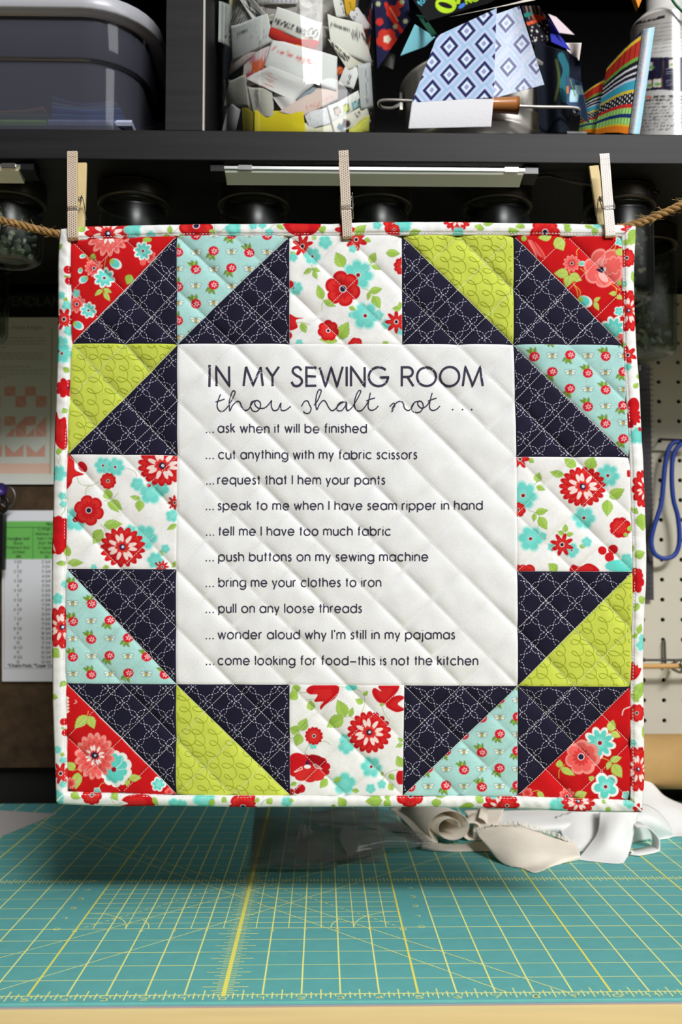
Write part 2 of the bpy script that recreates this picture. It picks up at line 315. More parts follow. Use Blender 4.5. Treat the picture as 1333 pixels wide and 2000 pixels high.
# ================================================================== the quilt (hangs from the twine, 30 in from the camera)
CTRL = np.array([
 [(140, 472), (347, 463), (566, 463), (785, 461), (1003, 461), (1214, 464)],
 [(143, 673), (348, 674), (566, 673), (786, 673), (1003, 674), (1216, 676)],
 [(133, 888), (347, 890), (566, 890), (786, 890), (1009, 893), (1229, 894)],
 [(132, 1111), (345, 1112), (566, 1112), (788, 1114), (1010, 1116), (1235, 1117)],
 [(131, 1334), (345, 1336), (566, 1337), (790, 1338), (1011, 1339), (1231, 1341)],
 [(133, 1545), (344, 1552), (567, 1553), (787, 1553), (1011, 1554), (1231, 1562)]], float)   # [row][col]
OUT_T = [(118, 447), (160, 442), (250, 440), (400, 437), (480, 437), (566, 436), (640, 437), (700, 434), (785, 433), (900, 433), (1003, 435), (1100, 436), (1200, 438), (1243, 441)]
OUT_R = [(1243, 441), (1242.5, 470), (1240, 520), (1240.5, 590), (1245, 690), (1250, 750), (1254, 840), (1258, 910), (1263, 1050), (1263.5, 1130), (1260, 1200), (1257.5, 1275), (1259, 1375), (1260, 1462), (1260, 1525), (1256, 1587)]
OUT_B = [(109, 1566), (124, 1571), (225, 1575), (330, 1574), (492, 1577), (550, 1576.5), (810, 1576.5), (887, 1578), (990, 1579), (1116, 1585), (1200, 1587), (1256, 1587)]
OUT_L = [(118, 447), (113, 504), (113, 612), (111.6, 696), (109, 780), (105.6, 876), (104, 975), (101, 1100), (101, 1225), (102, 1350), (103, 1400), (107, 1511), (109, 1566)]
YL, YR = 30.35, 29.45
QN = np.array([(YR-YL)/18.0, -1.0, 0]); QN /= np.linalg.norm(QN)     # towards the camera
QP = np.array([0, (YL+YR)/2, 0.0])
def Fmap(u, v):
    i = np.clip(np.floor(u).astype(int), 0, 4); j = np.clip(np.floor(v).astype(int), 0, 4); a = (u-i)[:, None]; b = (v-j)[:, None]
    return (CTRL[j, i]*(1-a)+CTRL[j, i+1]*a)*(1-b)+(CTRL[j+1, i]*(1-a)+CTRL[j+1, i+1]*a)*b
def Finv(p):
    p = np.asarray(p, float); u = (p[:, 0]-135)/218.5; v = (p[:, 1]-463)/218.0
    for _ in range(8):
        q = Fmap(u, v); u = u+(p[:, 0]-q[:, 0])/218.5; v = v+(p[:, 1]-q[:, 1])/218.0
    return u, v
def hfield(u, v):                  # mm of puff over the seams and the quilting lines
    a = (u-v)*2; b = (u+v)*2; dA = np.abs(a-np.round(a))*30.4; dB = np.abs(b-np.round(b))*30.4
    ja = .8+.35*np.sin(3.1*u+1.7*v+2*np.round(a)); jb = .6+.3*np.sin(2.3*u-3.7*v+np.round(b))
    h = 2.9*(1-ja*.85*np.exp(-dA/3.6))*(1-jb*1.05*np.exp(-dB/2.6))
    su = np.abs(u-np.round(u))*86; sv = np.abs(v-np.round(v))*86
    inn = (u > 1.02) & (u < 3.98) & (v > 1.02) & (v < 3.98)
    seam = np.where(inn, 0, np.exp(-su/1.1)+np.exp(-sv/1.1))
    h = h-.5*seam
    h = h+.26*np.sin(9*v+2.2*np.sin(3*u)+1.3*np.sin(11*u))*np.sin(5*u+1.1*v)+.16*np.sin(23*v+3*np.sin(4*u))+.08*np.sin(31*u+2*np.sin(7*v))
    h = h+1.0*np.sin(1.3*u+.8*v)+.8*np.sin(2.1*v+.4)
    return h
def surf(p, h):                    # pixel + mm towards the camera -> world metres
    d = rays(p); P = O_IN+d*((QN@(QP-O_IN))/(d@QN))[:, None]
    return M_(P+QN[None]*(np.asarray(h)/25.4)[:, None])
qc = P1(680, 1000, 29.9)
quilt = empty('wall_quilt', M_(qc), 'square patchwork mini quilt with printed sewing room rules, hung on twine by three clothespins', 'quilt')
RED = (200, 22, 30); REDD = (168, 14, 26); REDL = (226, 62, 52); AQ = (98, 208, 196); AQL = (150, 226, 216); LF = (156, 194, 78); LFL = (178, 210, 108); LFD = (96, 128, 52); NV = (38, 30, 62); WT = (240, 239, 234); CREAM = (247, 222, 214); COR = (232, 98, 92); CORL = (240, 146, 138); DR = (150, 22, 36)
BGW = (238, 238, 235); BGR = (200, 22, 26); BGA = (172, 218, 212)
cv = Canvas(92, 428, 1272, 1596, 2, BGW)
# ---- motif vocabulary
def leaf(x0, y0, x1, y1, w, c=LF, vein=LFD):
    L = math.hypot(x1-x0, y1-y0); ux, uy = (x1-x0)/L, (y1-y0)/L; t = np.linspace(0, 1, 13); pr = np.sin(np.pi*t**.75)*(w/2)*(1+.08*np.sin(t*40))
    a = [(x0+ux*L*q-uy*p, y0+uy*L*q+ux*p) for q, p in zip(t, pr)]; b = [(x0+ux*L*q+uy*p, y0+uy*L*q-ux*p) for q, p in zip(t, pr)]
    cv.poly(a+b[::-1], c); cv.poly([(x0, y0)]+b[1:-1]+[(x1, y1)]+[((x0+x1)/2, (y0+y1)/2)], LFL, .5)
    cv.stroke(a, 3.2, vein, .8); cv.stroke([(x0, y0), (x0+ux*L*.7, y0+uy*L*.7)], 2.6, vein, .7)
def stem(*p, c=(150, 176, 90), w=6): cv.stroke(crv(p, 6), w, c, .9)
def dahlia(x, y, r, n=17, asp=1, c=(RED, REDL, CREAM), rot=.2, sharp=.7):
    cv.flower(x, y, r*1.0, n, c[0], .2, sharp, rot, asp); cv.flower(x, y, r*.86, n, c[1], .25, .8, rot, asp, a=.45); cv.flower(x, y, r*.72, n, c[0], .3, .6, rot+.1, asp, a=.9)
    for k in range(11):
        t = rot+k*2*math.pi/11+.12*math.sin(k*2.1); cv.ell(x+.42*r*math.cos(t), y+.42*r*asp*math.sin(t), r*.22, r*.085, c[2], ang=math.atan2(asp*math.sin(t), math.cos(t)))
    cv.flower(x, y, r*.33, 9, c[1], .35, .7, rot, asp); cv.flower(x, y, r*.25, 9, c[0], .3, .7, rot+.3, asp, a=.7)
    cv.disk(x, y, r*.13, NV); cv.disk(x+r*.02, y-r*.01, r*.06, (220, 222, 235))
def poppy(x, y, r, n=6, c=RED, l=REDL, rot=.3):
    cv.flower(x, y, r, n, c, .24, .5, rot); cv.flower(x, y, r*.84, n, l, .3, .6, rot, a=.55); cv.flower(x, y, r*.6, n*2, c, .35, .8, rot, a=.8)
    for k in range(n*3): t = rot+k*2*math.pi/(n*3); cv.stroke([(x+.2*r*math.cos(t), y+.2*r*math.sin(t)), (x+.66*r*math.cos(t+.05), y+.66*r*math.sin(t+.05))], r*.025, REDD, .5)
    cv.disk(x, y, r*.2, WT); cv.disk(x, y, r*.165, NV)
def star(x, y, r, n=8, c=RED, l=REDL, rot=0):
    cv.flower(x, y, r, n, c, .5, 1.5, rot); cv.flower(x, y, r*.62, n, l, .5, 1.2, rot, a=.5); cv.disk(x, y, r*.2, WT); cv.disk(x, y, r*.15, (48, 24, 40))
def rosy(x, y, r, n=10, c=RED, l=REDL): 
    cv.flower(x, y, r, n, c, .16, .6, .2); cv.flower(x, y, r*.75, n, l, .25, .7, .2, a=.5); cv.disk(x, y, r*.2, WT); cv.disk(x, y, r*.15, (48, 24, 40))
def aqua(x, y, r, n=6, c=AQ, dot=True, rot=.1, a=1): 
    cv.flower(x, y, r*1.05, n, AQL, .3, .5, rot, soft=7, a=.75*a); cv.flower(x, y, r*.9, n, c, .35, .5, rot, soft=6, a=.9*a); cv.flower(x, y, r*.45, n, AQL, .3, .5, rot+.4, soft=6, a=.35)
    if dot: cv.disk(x, y, r*.17, WT, .8); cv.disk(x, y, r*.135, DR)
def ablob(x, y, r): aqua(x, y, r, 5, dot=False, rot=x)
def wadaqua(x, y, r, n=8, dot=True, rot=.2): 
    cv.flower(x, y, r*1.04, n, WT, .3, .8, rot); cv.flower(x, y, r*.86, n, AQ, .42, .9, rot, soft=3); cv.flower(x, y, r*.4, n, AQL, .4, .5, rot, soft=5, a=.6)
    if dot: cv.disk(x, y, r*.17, WT); cv.disk(x, y, r*.14, DR)
def coral(x, y, r, n=12, rot=.2, dot=True): 
    cv.flower(x, y, r, n, CORL, .32, .8, rot); cv.flower(x, y, r*.84, n, COR, .36, .9, rot); cv.flower(x, y, r*.5, n, BGR, .4, .8, rot, a=.7)
    if dot: cv.disk(x, y, r*.2, WT); cv.disk(x, y, r*.16, NV)
def bell(x, y, r, ang=.5): r = r*.85; cv.ell(x, y, r, r*.72, WT, ang); cv.ell(x-r*.18*math.cos(ang), y-r*.18*math.sin(ang), r*.8, r*.6, AQ, ang, soft=3); cv.ell(x-r*.7*math.cos(ang), y-r*.7*math.sin(ang), r*.35, r*.35, LF, ang)
def petalp(*p, c=RED): cv.poly(crv(p, 5, True), c); q = np.array(p, float); m = q.mean(0); cv.poly(crv(m+(q-m)*.6, 5, True), REDL, .3)
# ---- patch outlines
def cell(c, r): return [tuple(CTRL[r, c]), tuple(CTRL[r, c+1]), tuple(CTRL[r+1, c+1]), tuple(CTRL[r+1, c])]
def tri(c, r, k):                  # k: UL UR LR LL keeps that corner
    q = cell(c, r); i = ['UL', 'UR', 'LR', 'LL'].index(k); return [q[i-1], q[i], q[(i+1) % 4]]
# ---- white floral squares
cv.win(550, 430, 5.127); cv.setclip(cell(2, 0))
ablob(440, 235, 72); cv.disk(330, 190, 26, LF, .8); leaf(100, 330, 160, 400, 60); ablob(122, 390, 45); star(212, 268, 112, 8, rot=.5); aqua(312, 370, 88)
leaf(622, 485, 545, 335, 120); aqua(770, 560, 155, 7); poppy(617, 697, 180, 6); leaf(412, 808, 365, 660, 84); leaf(425, 812, 548, 876, 62); stem((405, 910), (412, 850), (425, 812))
stem((820, 695), (880, 718), (920, 768), (905, 910)); leaf(885, 725, 1012, 695, 74); leaf(888, 728, 866, 815, 48); leaf(920, 768, 992, 895, 92)
stem((305, 450), (312, 500), (322, 530)); leaf(308, 495, 222, 548, 48); leaf(312, 492, 392, 525, 48); leaf(322, 525, 362, 605, 52)
leaf(890, 435, 940, 332, 84); leaf(905, 458, 1000, 498, 52); stem((860, 470), (890, 450), (910, 440)); leaf(1048, 335, 1190, 345, 84); rosy(1215, 470, 92, 10)
aqua(150, 690, 72, dot=False); cv.disk(90, 650, 36, RED); cv.disk(124, 688, 9, DR); ablob(970, 960, 55); ablob(700, 960, 30); aqua(840, 967, 140, 6); leaf(682, 880, 748, 910, 48)
star(750, 205, 115, 6, rot=.4); ablob(715, 300, 42); leaf(835, 200, 900, 225, 50); leaf(575, 1195, 672, 1025, 130); leaf(565, 1215, 375, 1205, 64); rosy(470, 1112, 108, 7)
ablob(1050, 1050, 50); ablob(1195, 1110, 50); star(1150, 1027, 115, 8); leaf(1195, 900, 1108, 895, 56); leaf(1195, 890, 1182, 825, 50); rosy(742, 1255, 78, 6); leaf(1010, 1250, 1075, 1225, 50)
stem((150, 1040), (220, 1035), (290, 1050)); petalp((75, 955), (150, 985), (228, 993), (150, 1012), (165, 1085), (75, 1105)); leaf(205, 1040, 250, 1135, 72); cv.disk(75, 1160, 36, RED); ablob(180, 1235, 40)
cv.win(100, 880, 5.127); cv.setclip(cell(0, 2))
stem((270, 270), (300, 335), (390, 355), (490, 310)); stem((390, 350), (352, 400), (355, 462)); petalp((150, 40), (225, 80), (250, 195), (335, 240), (235, 275), (215, 340), (150, 375)); cv.ell(322, 165, 60, 42, RED, .9)
aqua(528, 155, 88); aqua(650, 170, 98, 7); rosy(578, 308, 84, 10); aqua(250, 692, 122, 6, dot=False); cv.disk(248, 692, 28, DR); poppy(388, 602, 155, 6)
leaf(588, 492, 555, 380, 100); leaf(600, 500, 722, 595, 92); leaf(575, 515, 690, 622, 62); stem((540, 510), (590, 495), (640, 470), (680, 430)); ablob(870, 340, 70); ablob(1000, 430, 115); ablob(1110, 380, 85)
stem((760, 180), (840, 210), (865, 260)); dahlia(1118, 155, 245, 18, .84, sharp=.55); cv.disk(982, 350, 20, RED); leaf(900, 490, 798, 462, 52); leaf(902, 500, 890, 618, 92)
star(1240, 525, 78, 8); ablob(1215, 655, 68); leaf(1262, 740, 1165, 798, 52); leaf(535, 750, 725, 735, 104); leaf(515, 795, 425, 938, 116); stem((505, 745), (540, 780), (565, 835))
ablob(800, 800, 60); aqua(945, 870, 130, 6, dot=False); dahlia(722, 968, 232, 17, .88, sharp=1.0); cv.disk(905, 876, 19, RED); ablob(1150, 985, 48); leaf(1082, 1010, 1132, 1052, 42); aqua(1050, 1100, 85, dot=False)
star(1120, 1165, 66, 9); cv.disk(1058, 1132, 12, DR); leaf(1215, 1172, 1250, 1105, 44); leaf(185, 1062, 172, 945, 66); leaf(175, 1125, 338, 1122, 76); ablob(440, 1170, 32); leaf(560, 1190, 550, 1145, 60)
cv.win(990, 880, 4.937); cv.setclip(cell(4, 2))
star(125, 85, 98, 6); leaf(215, 85, 262, 118, 52); leaf(285, 305, 312, 212, 80); leaf(285, 345, 375, 380, 58); stem((240, 352), (290, 310), (315, 280)); aqua(155, 437, 142, 7); rosy(112, 572, 72, 7)
stem((208, 580), (262, 600), (308, 645), (285, 795)); leaf(270, 602, 397, 575, 68); leaf(268, 610, 255, 692, 48); leaf(308, 642, 385, 768, 90); ablob(340, 830, 45); aqua(225, 853, 125, 6)
leaf(665, 160, 548, 82, 98); leaf(788, 182, 828, 60, 120); leaf(548, 242, 412, 212, 72); aqua(970, 245, 115, 7); cv.disk(890, 285, 28, REDD); dahlia(728, 352, 228, 19, .85, sharp=.55)
leaf(985, 455, 1128, 372, 108); leaf(968, 478, 962, 640, 108); aqua(740, 652, 112, 6); cv.flower(1090, 745, 108, 8, RED, .14, .5, .3, .95); cv.flower(1085, 740, 70, 8, REDL, .3, .6, .3, a=.5); leaf(1165, 780, 1200, 720, 50); leaf(1120, 800, 1160, 830, 40)
leaf(555, 790, 565, 708, 54); leaf(545, 812, 487, 780, 48); leaf(568, 815, 637, 800, 48); ablob(430, 935, 42); aqua(618, 965, 75, 5); star(527, 910, 115, 8, rot=.3); leaf(695, 920, 758, 928, 44); ablob(765, 885, 52)
stem((1045, 985), (1075, 1010), (1080, 1052)); cv.disk(918, 965, 42, RED); cv.disk(1020, 955, 46, RED); cv.disk(985, 1030, 46, RED); cv.ell(1090, 1115, 150, 62, AQ, soft=7); ablob(1150, 1050, 60)
leaf(478, 1165, 392, 1092, 92); petalp((630, 1100), (700, 1120), (780, 1088), (855, 1120), (872, 1172), (615, 1175)); poppy(185, 1195, 105, 5); cv.disk(105, 1130, 30, RED); cv.ell(1175, 225, 24, 55, RED)
cv.win(550, 1320, 5.127); cv.setclip(cell(2, 4))
leaf(160, 162, 128, 80, 96); leaf(165, 172, 78, 232, 96); stem((180, 160), (225, 168), (262, 160)); stem((570, 105), (640, 112), (760, 132), (825, 195), (832, 285), (800, 372)); cv.ell(700, 112, 60, 36, AQ, soft=6)
petalp((250, 145), (300, 95), (430, 90), (565, 95), (575, 160), (530, 230), (440, 290), (395, 340), (390, 300), (420, 255), (330, 255), (365, 185), (290, 182)); leaf(818, 272, 740, 232, 62); leaf(822, 192, 868, 145, 44); leaf(300, 345, 290, 238, 84); stem((255, 235), (300, 232), (340, 232))
leaf(642, 402, 560, 235, 124); leaf(622, 410, 456, 512, 134); leaf(682, 402, 716, 308, 60); stem((620, 408), (690, 402), (735, 432)); stem((1005, 285), (1030, 370), (1085, 445))
petalp((908, 150), (935, 115), (1000, 150), (975, 95), (1165, 90), (1172, 135), (1130, 200), (1065, 282), (985, 268), (930, 215)); petalp((1045, 290), (1110, 215), (1180, 190), (1235, 215), (1165, 275), (1235, 330), (1160, 358), (1095, 335)); leaf(985, 285, 1035, 280, 34)
leaf(180, 560, 82, 520, 98); leaf(190, 545, 252, 418, 104); leaf(192, 580, 150, 702, 104); stem((80, 640), (150, 600), (185, 560)); stem((410, 650), (452, 655), (492, 686)); ablob(320, 690, 42); stem((282, 680), (245, 742), (240, 812)); rosy(328, 597, 92, 13)
ablob(640, 630, 60); ablob(650, 700, 85); cv.disk(940, 400, 38, REDD); dahlia(880, 560, 222, 18, .95, sharp=.6)
cv.flower(280, 920, 215, 11, RED, .12, .5, .4, .66); cv.ell(170, 850, 95, 80, RED, .6); cv.ell(350, 850, 95, 62, REDD, .3); cv.ell(290, 985, 150, 70, REDL, 0, a=.45); cv.poly([(240, 880), (262, 830), (285, 885)], NV); cv.ell(262, 905, 34, 20, WT); cv.stroke([(130, 958), (205, 905), (212, 930), (140, 958)], 7, CREAM); cv.stroke([(320, 885), (345, 920), (408, 930), (340, 880)], 7, CREAM)
stem((455, 985), (490, 1022), (545, 1040)); leaf(460, 1030, 388, 1120, 78); aqua(632, 1075, 118, 5, dot=False, rot=1); leaf(528, 1062, 602, 1000, 54); cv.disk(200, 1125, 42, RED); cv.disk(160, 1150, 32, REDD); cv.disk(100, 1160, 32, RED); leaf(155, 1068, 92, 1092, 46)
aqua(900, 908, 110, 6); ablob(895, 1122, 52); ablob(1005, 1080, 46); stem((1008, 1045), (1065, 965), (1165, 930)); leaf(1112, 1142, 1075, 1065, 62); leaf(1080, 975, 1135, 1035, 62); leaf(778, 1150, 702, 1145, 46); leaf(1212, 905, 1155, 795, 92); cv.ell(1200, 1010, 52, 82, RED); leaf(1215, 680, 1145, 708, 46); leaf(1215, 660, 1165, 615, 40); leaf(1010, 1000, 1005, 950, 34)
# ---- red triangles
def redbg(c, r, k): cv.T = (0, 0, 1); cv.setclip(tri(c, r, k)); cv.poly(tri(c, r, k), BGR)
redbg(0, 0, 'UL'); cv.win(100, 430, 5.127)
coral(580, 165, 215, 15, dot=False); dahlia(580, 160, 150, 14, 1, (COR, CORL, WT)); coral(1000, 380, 62, 8, dot=False); wadaqua(930, 325, 95, 8); stem((585, 345), (555, 405), (540, 495), c=(196, 188, 90)); bell(660, 455, 78, .6); leaf(812, 562, 768, 655, 86); cv.ell(975, 215, 45, 26, LF)
bell(325, 370, 38, 2.6); leaf(420, 400, 440, 345, 62); bell(305, 520, 36, 1.8); bell(335, 608, 58, 2.6); stem((360, 380), (400, 430), c=(196, 188, 90)); coral(437, 490, 92, 12); wadaqua(542, 590, 105, 8); stem((530, 690), (530, 730), (560, 770), c=(196, 188, 90)); leaf(538, 705, 622, 742, 48, (190, 206, 96)); leaf(525, 712, 452, 775, 48, (190, 206, 96)); leaf(545, 740, 602, 826, 52, (190, 206, 96))
coral(272, 855, 92, 9); wadaqua(385, 915, 82, 8); ablob(262, 745, 40); bell(290, 1070, 66, .5); cv.disk(930, 440, 30, COR)
redbg(4, 0, 'UR'); cv.win(990, 430, 4.937)
leaf(430, 162, 298, 182, 88, (190, 206, 96)); leaf(480, 172, 542, 308, 118, (190, 206, 96)); cv.disk(165, 185, 26, LF); cv.poly(crv([(200, 200), (260, 215), (330, 290), (370, 370), (300, 350), (225, 260)], 5, True), COR); cv.stroke([(215, 210), (285, 360)], 10, CORL); cv.stroke([(250, 210), (350, 365)], 10, BGR)
stem((700, 270), (670, 310), (672, 350), c=(220, 190, 90)); coral(622, 430, 84, 11); bell(722, 432, 42, 0); stem((705, 480), (760, 512), (822, 500), c=(220, 190, 90)); stem((750, 515), (800, 535), c=(220, 190, 90))
cv.flower(940, 470, 190, 7, CORL, .2, .5, .5, 1.12, ang=1.1); cv.flower(935, 470, 168, 7, COR, .24, .5, .5, 1.12, ang=1.1); cv.flower(1015, 450, 92, 9, CORL, .25, .8, 0, 1.2, ang=1.2); cv.flower(1018, 452, 76, 9, COR, .3, .8, 0, 1.2, ang=1.2); cv.ell(900, 405, 26, 62, CORL, .5); cv.stroke(crv([(850, 540), (880, 600), (925, 650)], 5), 9, CORL); cv.stroke(crv([(880, 520), (915, 580), (960, 620)], 5), 9, CORL); cv.ell(925, 560, 34, 70, (246, 178, 170), -.7); cv.poly([(850, 488), (915, 455), (935, 490), (915, 522)], NV); cv.ell(942, 485, 11, 32, WT); cv.stroke([(905, 450), (945, 350)], 12, (246, 178, 170))
stem((1050, 230), (1035, 285), (975, 310), c=(220, 190, 90)); leaf(1058, 290, 1105, 360, 80, (190, 206, 96)); wadaqua(1090, 215, 50, 5, False)
leaf(590, 528, 452, 522, 96, (190, 206, 96)); leaf(602, 540, 722, 592, 84, (190, 206, 96)); leaf(598, 545, 568, 662, 86, (190, 206, 96)); stem((600, 510), (640, 622), (700, 690), (702, 740), c=(220, 190, 90)); stem((640, 622), (672, 690), (680, 740), c=(220, 190, 90))
bell(750, 795, 84, .5); leaf(832, 798, 895, 758, 40, (200, 206, 96)); leaf(835, 802, 885, 885, 48, (200, 206, 96)); stem((985, 620), (1045, 662), (1052, 720), c=(220, 190, 90)); stem((1040, 660), (1100, 690), c=(220, 190, 90)); leaf(1055, 718, 975, 722, 46, (200, 206, 96)); leaf(1060, 732, 1105, 775, 54, (200, 206, 96)); leaf(1068, 640, 1095, 590, 46)
wadaqua(1075, 895, 52, 5, False); wadaqua(1020, 1060, 120, 9, False); cv.disk(1092, 1130, 26, COR)
redbg(0, 4, 'LL'); cv.win(100, 1320, 5.127)
for k in range(5): cv.ell(158, 215+k*36, 34, 16, (245, 226, 210), .3-.15*k)
stem((250, 240), (265, 260), (240, 275), c=CREAM); leaf(365, 395, 240, 525, 104, (190, 206, 96)); leaf(385, 400, 440, 528, 92, (190, 206, 96)); stem((378, 350), (372, 380), (360, 400), c=(225, 190, 90))
cv.flower(650, 930, 165, 10, WT, .16, .45, .3, 1.12); cv.flower(640, 925, 130, 10, AQ, .2, .5, .3, 1.15, soft=3); cv.stroke(crv([(632, 935), (700, 880), (715, 820)], 5), 7, WT, .8); cv.stroke([(640, 940), (760, 930)], 6, WT, .7)
cv.flower(440, 800, 202, 16, CORL, .22, .6, .1, 1.18, ang=.05); cv.flower(440, 805, 176, 16, COR, .3, .7, .1, 1.18); dahlia(440, 795, 150, 14, 1.15, (COR, BGR, (250, 232, 226))); cv.disk(440, 795, 34, NV); cv.disk(444, 795, 12, (200, 205, 230)); cv.disk(632, 935, 25, DR)
leaf(778, 1022, 905, 1022, 78, (190, 206, 96)); leaf(775, 1035, 758, 1112, 48, (190, 206, 96)); leaf(240, 935, 165, 860, 90, (190, 206, 96)); leaf(272, 965, 248, 1138, 100, (190, 206, 96)); stem((220, 950), (270, 935), (310, 965), c=(225, 190, 90)); wadaqua(1075, 1085, 72, 6, False); stem((480, 1130), (500, 1085), (545, 1062), c=(225, 190, 90)); wadaqua(465, 1150, 38, 5, False); coral(195, 1075, 60, 7, dot=False); coral(1180, 1165, 40, 6, dot=False)
redbg(4, 4, 'LR'); cv.win(990, 1320, 4.76)
wadaqua(862, 620, 148, 9); leaf(958, 512, 988, 405, 86, (190, 206, 96)); leaf(968, 522, 1058, 568, 64, (190, 206, 96)); stem((920, 540), (965, 515), c=(225, 190, 90)); cv.flower(705, 755, 165, 7, CORL, .2, .5, .2); cv.flower(695, 755, 140, 7, COR, .25, .5, .2); cv.flower(690, 752, 85, 12, BGR, .4, .8, .2, a=.7); cv.disk(690, 750, 32, WT); cv.disk(690, 750, 27, NV)
leaf(500, 852, 632, 922, 64, (190, 206, 96)); leaf(488, 850, 492, 775, 66, (190, 206, 96)); stem((540, 820), (488, 875), (485, 950), c=(200, 190, 90)); stem((885, 760), (950, 788), (990, 860), (970, 965), c=(225, 190, 90)); leaf(960, 790, 1068, 755, 66, (190, 206, 96)); leaf(958, 792, 935, 875, 48, (190, 206, 96)); leaf(985, 820, 1070, 945, 100, (190, 206, 96))
leaf(810, 965, 760, 935, 54, (190, 206, 96)); wadaqua(918, 1028, 128, 5, rot=.5); coral(560, 1120, 78, 9); leaf(635, 1135, 745, 1080, 92, (190, 206, 96)); wadaqua(1112, 1110, 42, 5, False); coral(190, 1085, 52, 6, dot=False); stem((240, 1070), (290, 1062), (330, 1090), c=(200, 190, 90)); leaf(282, 1075, 352, 1132, 52, (190, 206, 96)); cv.stroke(crv([(1070, 360), (1085, 310), (1145, 285)], 6), 9, CREAM)
# ---- aqua berry and bee triangles
def berrybee(c, r, k, bx, by, sx, sy, below):
    cv.T = (0, 0, 1); P = tri(c, r, k); cv.setclip(P); cv.poly(P, BGA)
    xs = [q[0] for q in P]; ys = [q[1] for q in P]; R = np.random.RandomState(3)
    for _ in range(420): cv.disk(R.uniform(min(xs), max(xs)), R.uniform(min(ys), max(ys)), .8, (128, 196, 194), .7)
    for i in range(-9, 10):
        for j in range(-9, 10):
            x, y = bx+sx*i, by+sy*j
            if not (min(xs)-12 < x < max(xs)+12 and min(ys)-12 < y < max(ys)+12): continue
            if (i+j) % 2 == 0:
                for s_ in (-1, 1):
                    for dy, l in ((-2.6, 10.2), (2.6, 8.4)):
                        cv.ell(x+s_*l*.62, y+dy*.7, l*.55, 3.4, (96, 92, 80), s_*(-.35 if dy < 0 else .4)); cv.ell(x+s_*l*.62, y+dy*.7, l*.47, 2.6, (218, 238, 232), s_*(-.35 if dy < 0 else .4))
                cv.ell(x, y+.5, 2.7, 4.2, (96, 80, 40)); cv.ell(x, y+1, 1.9, 3.0, (232, 196, 70)); cv.stroke([(x-2, y+1.3), (x+2, y+1.3)], .8, (84, 70, 40)); cv.stroke([(x-3, y-7), (x, y-3), (x+3, y-7)], .7, (70, 64, 56)); cv.stroke([(x-2.5, y+7.5), (x, y+4), (x+2.5, y+7.5)], .6, (70, 64, 56))
            else:
                lo = below(i); d = 1 if lo else -1; gx = x-4 if lo else x-5
                leaf(gx, y+d*5, gx-3.5, y+d*15, 8); leaf(gx+2, y+d*5, gx+6, y+d*15.5, 7); leaf(gx-2, y+d*5, gx-10, y+d*11, 6)
                cv.disk(x-8, y+d*1, 2.6, (240, 214, 206), .6); cv.disk(x-5, y-d*3, 2.4, (240, 214, 206), .4)
                cv.flower(x, y-d*1.5, 10.4, 20, (206, 20, 44), .12, .6, 0, .9); cv.flower(x, y-d*1.5, 8.5, 0, (214, 34, 52), a=.5)
                for t in range(6): a = t*1.05+.3; cv.ell(x+1.2+3.9*math.cos(a), y-d*1.5+3.5*math.sin(a), 2.2, .85, (255, 226, 226), a)
berrybee(1, 0, 'UL', 384.5, 494.8, 34.6, 33.2, lambda i: i % 4 in (1, 2))
berrybee(4, 1, 'UR', 1078.1, 696.5, 34.6, 32.6, lambda i: i % 4 in (0, 1))
berrybee(0, 3, 'LL', 144.9, 1178, 35.6, 34.4, lambda i: i % 4 in (2, 3))
berrybee(3, 4, 'LR', 975.8, 1400, 34.8, 33.6, lambda i: i % 4 in (1, 0))
# ---- binding print
IN_T = CTRL[0]; IN_B = CTRL[5]; IN_L = CTRL[:, 0]; IN_R = CTRL[:, 5]
def edgepoly(inner, outer): return [tuple(q) for q in inner]+[tuple(q) for q in outer][::-1]
def oct_(p, dx, dy): return [(x+dx, y+dy) for x, y in p]
cv.T = (0, 0, 1); cv.setclip(edgepoly(IN_T, oct_(OUT_T, 0, -4))); cv.T = (0, 0, 1)
cv.win(100, 430, 5.127); leaf(290, 130, 345, 60, 80); dahlia(580, 150, 235, 17, 1, sharp=.9); ablob(830, 110, 90); ablob(1010, 170, 50); leaf(1200, 150, 1195, 65, 55); leaf(1170, 190, 1150, 150, 60); leaf(1310, 180, 1300, 150, 50); stem((1130, 200), (1220, 150), (1290, 90))
cv.win(340, 430, 5.127); poppy(230, 70, 175, 7); leaf(380, 150, 400, 105, 60); stem((410, 60), (420, 120), (480, 130), (550, 70)); ablob(600, 100, 85); ablob(800, 70, 45); ablob(890, 60, 45); ablob(960, 140, 45); leaf(1035, 55, 1110, 115, 52); stem((970, 90), (1000, 60), (1040, 60)); cv.ell(1290, 60, 185, 115, RED); cv.stroke([(1240, 20), (1290, 90)], 5, REDL)
cv.win(550, 430, 5.127); petalp((30, 40), (300, 20), (340, 95), (280, 160), (100, 150), (50, 100)); leaf(405, 80, 420, 150, 76); cv.ell(430, 100, 20, 30, LF); star(640, 110, 105, 6); leaf(735, 160, 850, 60, 95); ablob(960, 65, 50); poppy(1130, 60, 115, 6); ablob(1240, 60, 70)
cv.win(770, 430, 5.127); ablob(90, 60, 85); rosy(0, 110, 60, 7); leaf(150, 150, 270, 120, 60); dahlia(630, -10, 150, 15, .95); leaf(840, 120, 860, 50, 100); leaf(890, 50, 1000, 35, 60); leaf(1140, 130, 1200, 100, 60); leaf(1260, 100, 1250, 40, 90); ablob(640, 145, 60)
cv.win(990, 430, 4.937); leaf(120, 90, 150, 40, 80); leaf(20, 110, 120, 120, 50); poppy(365, 130, 150, 5); leaf(600, 70, 560, 130, 80); leaf(540, 50, 620, 60, 40); leaf(750, 60, 840, 90, 50); leaf(850, 90, 840, 160, 70); star(1165, 105, 75, 6); ablob(870, 60, 40); leaf(1240, 100, 1170, 250, 100)
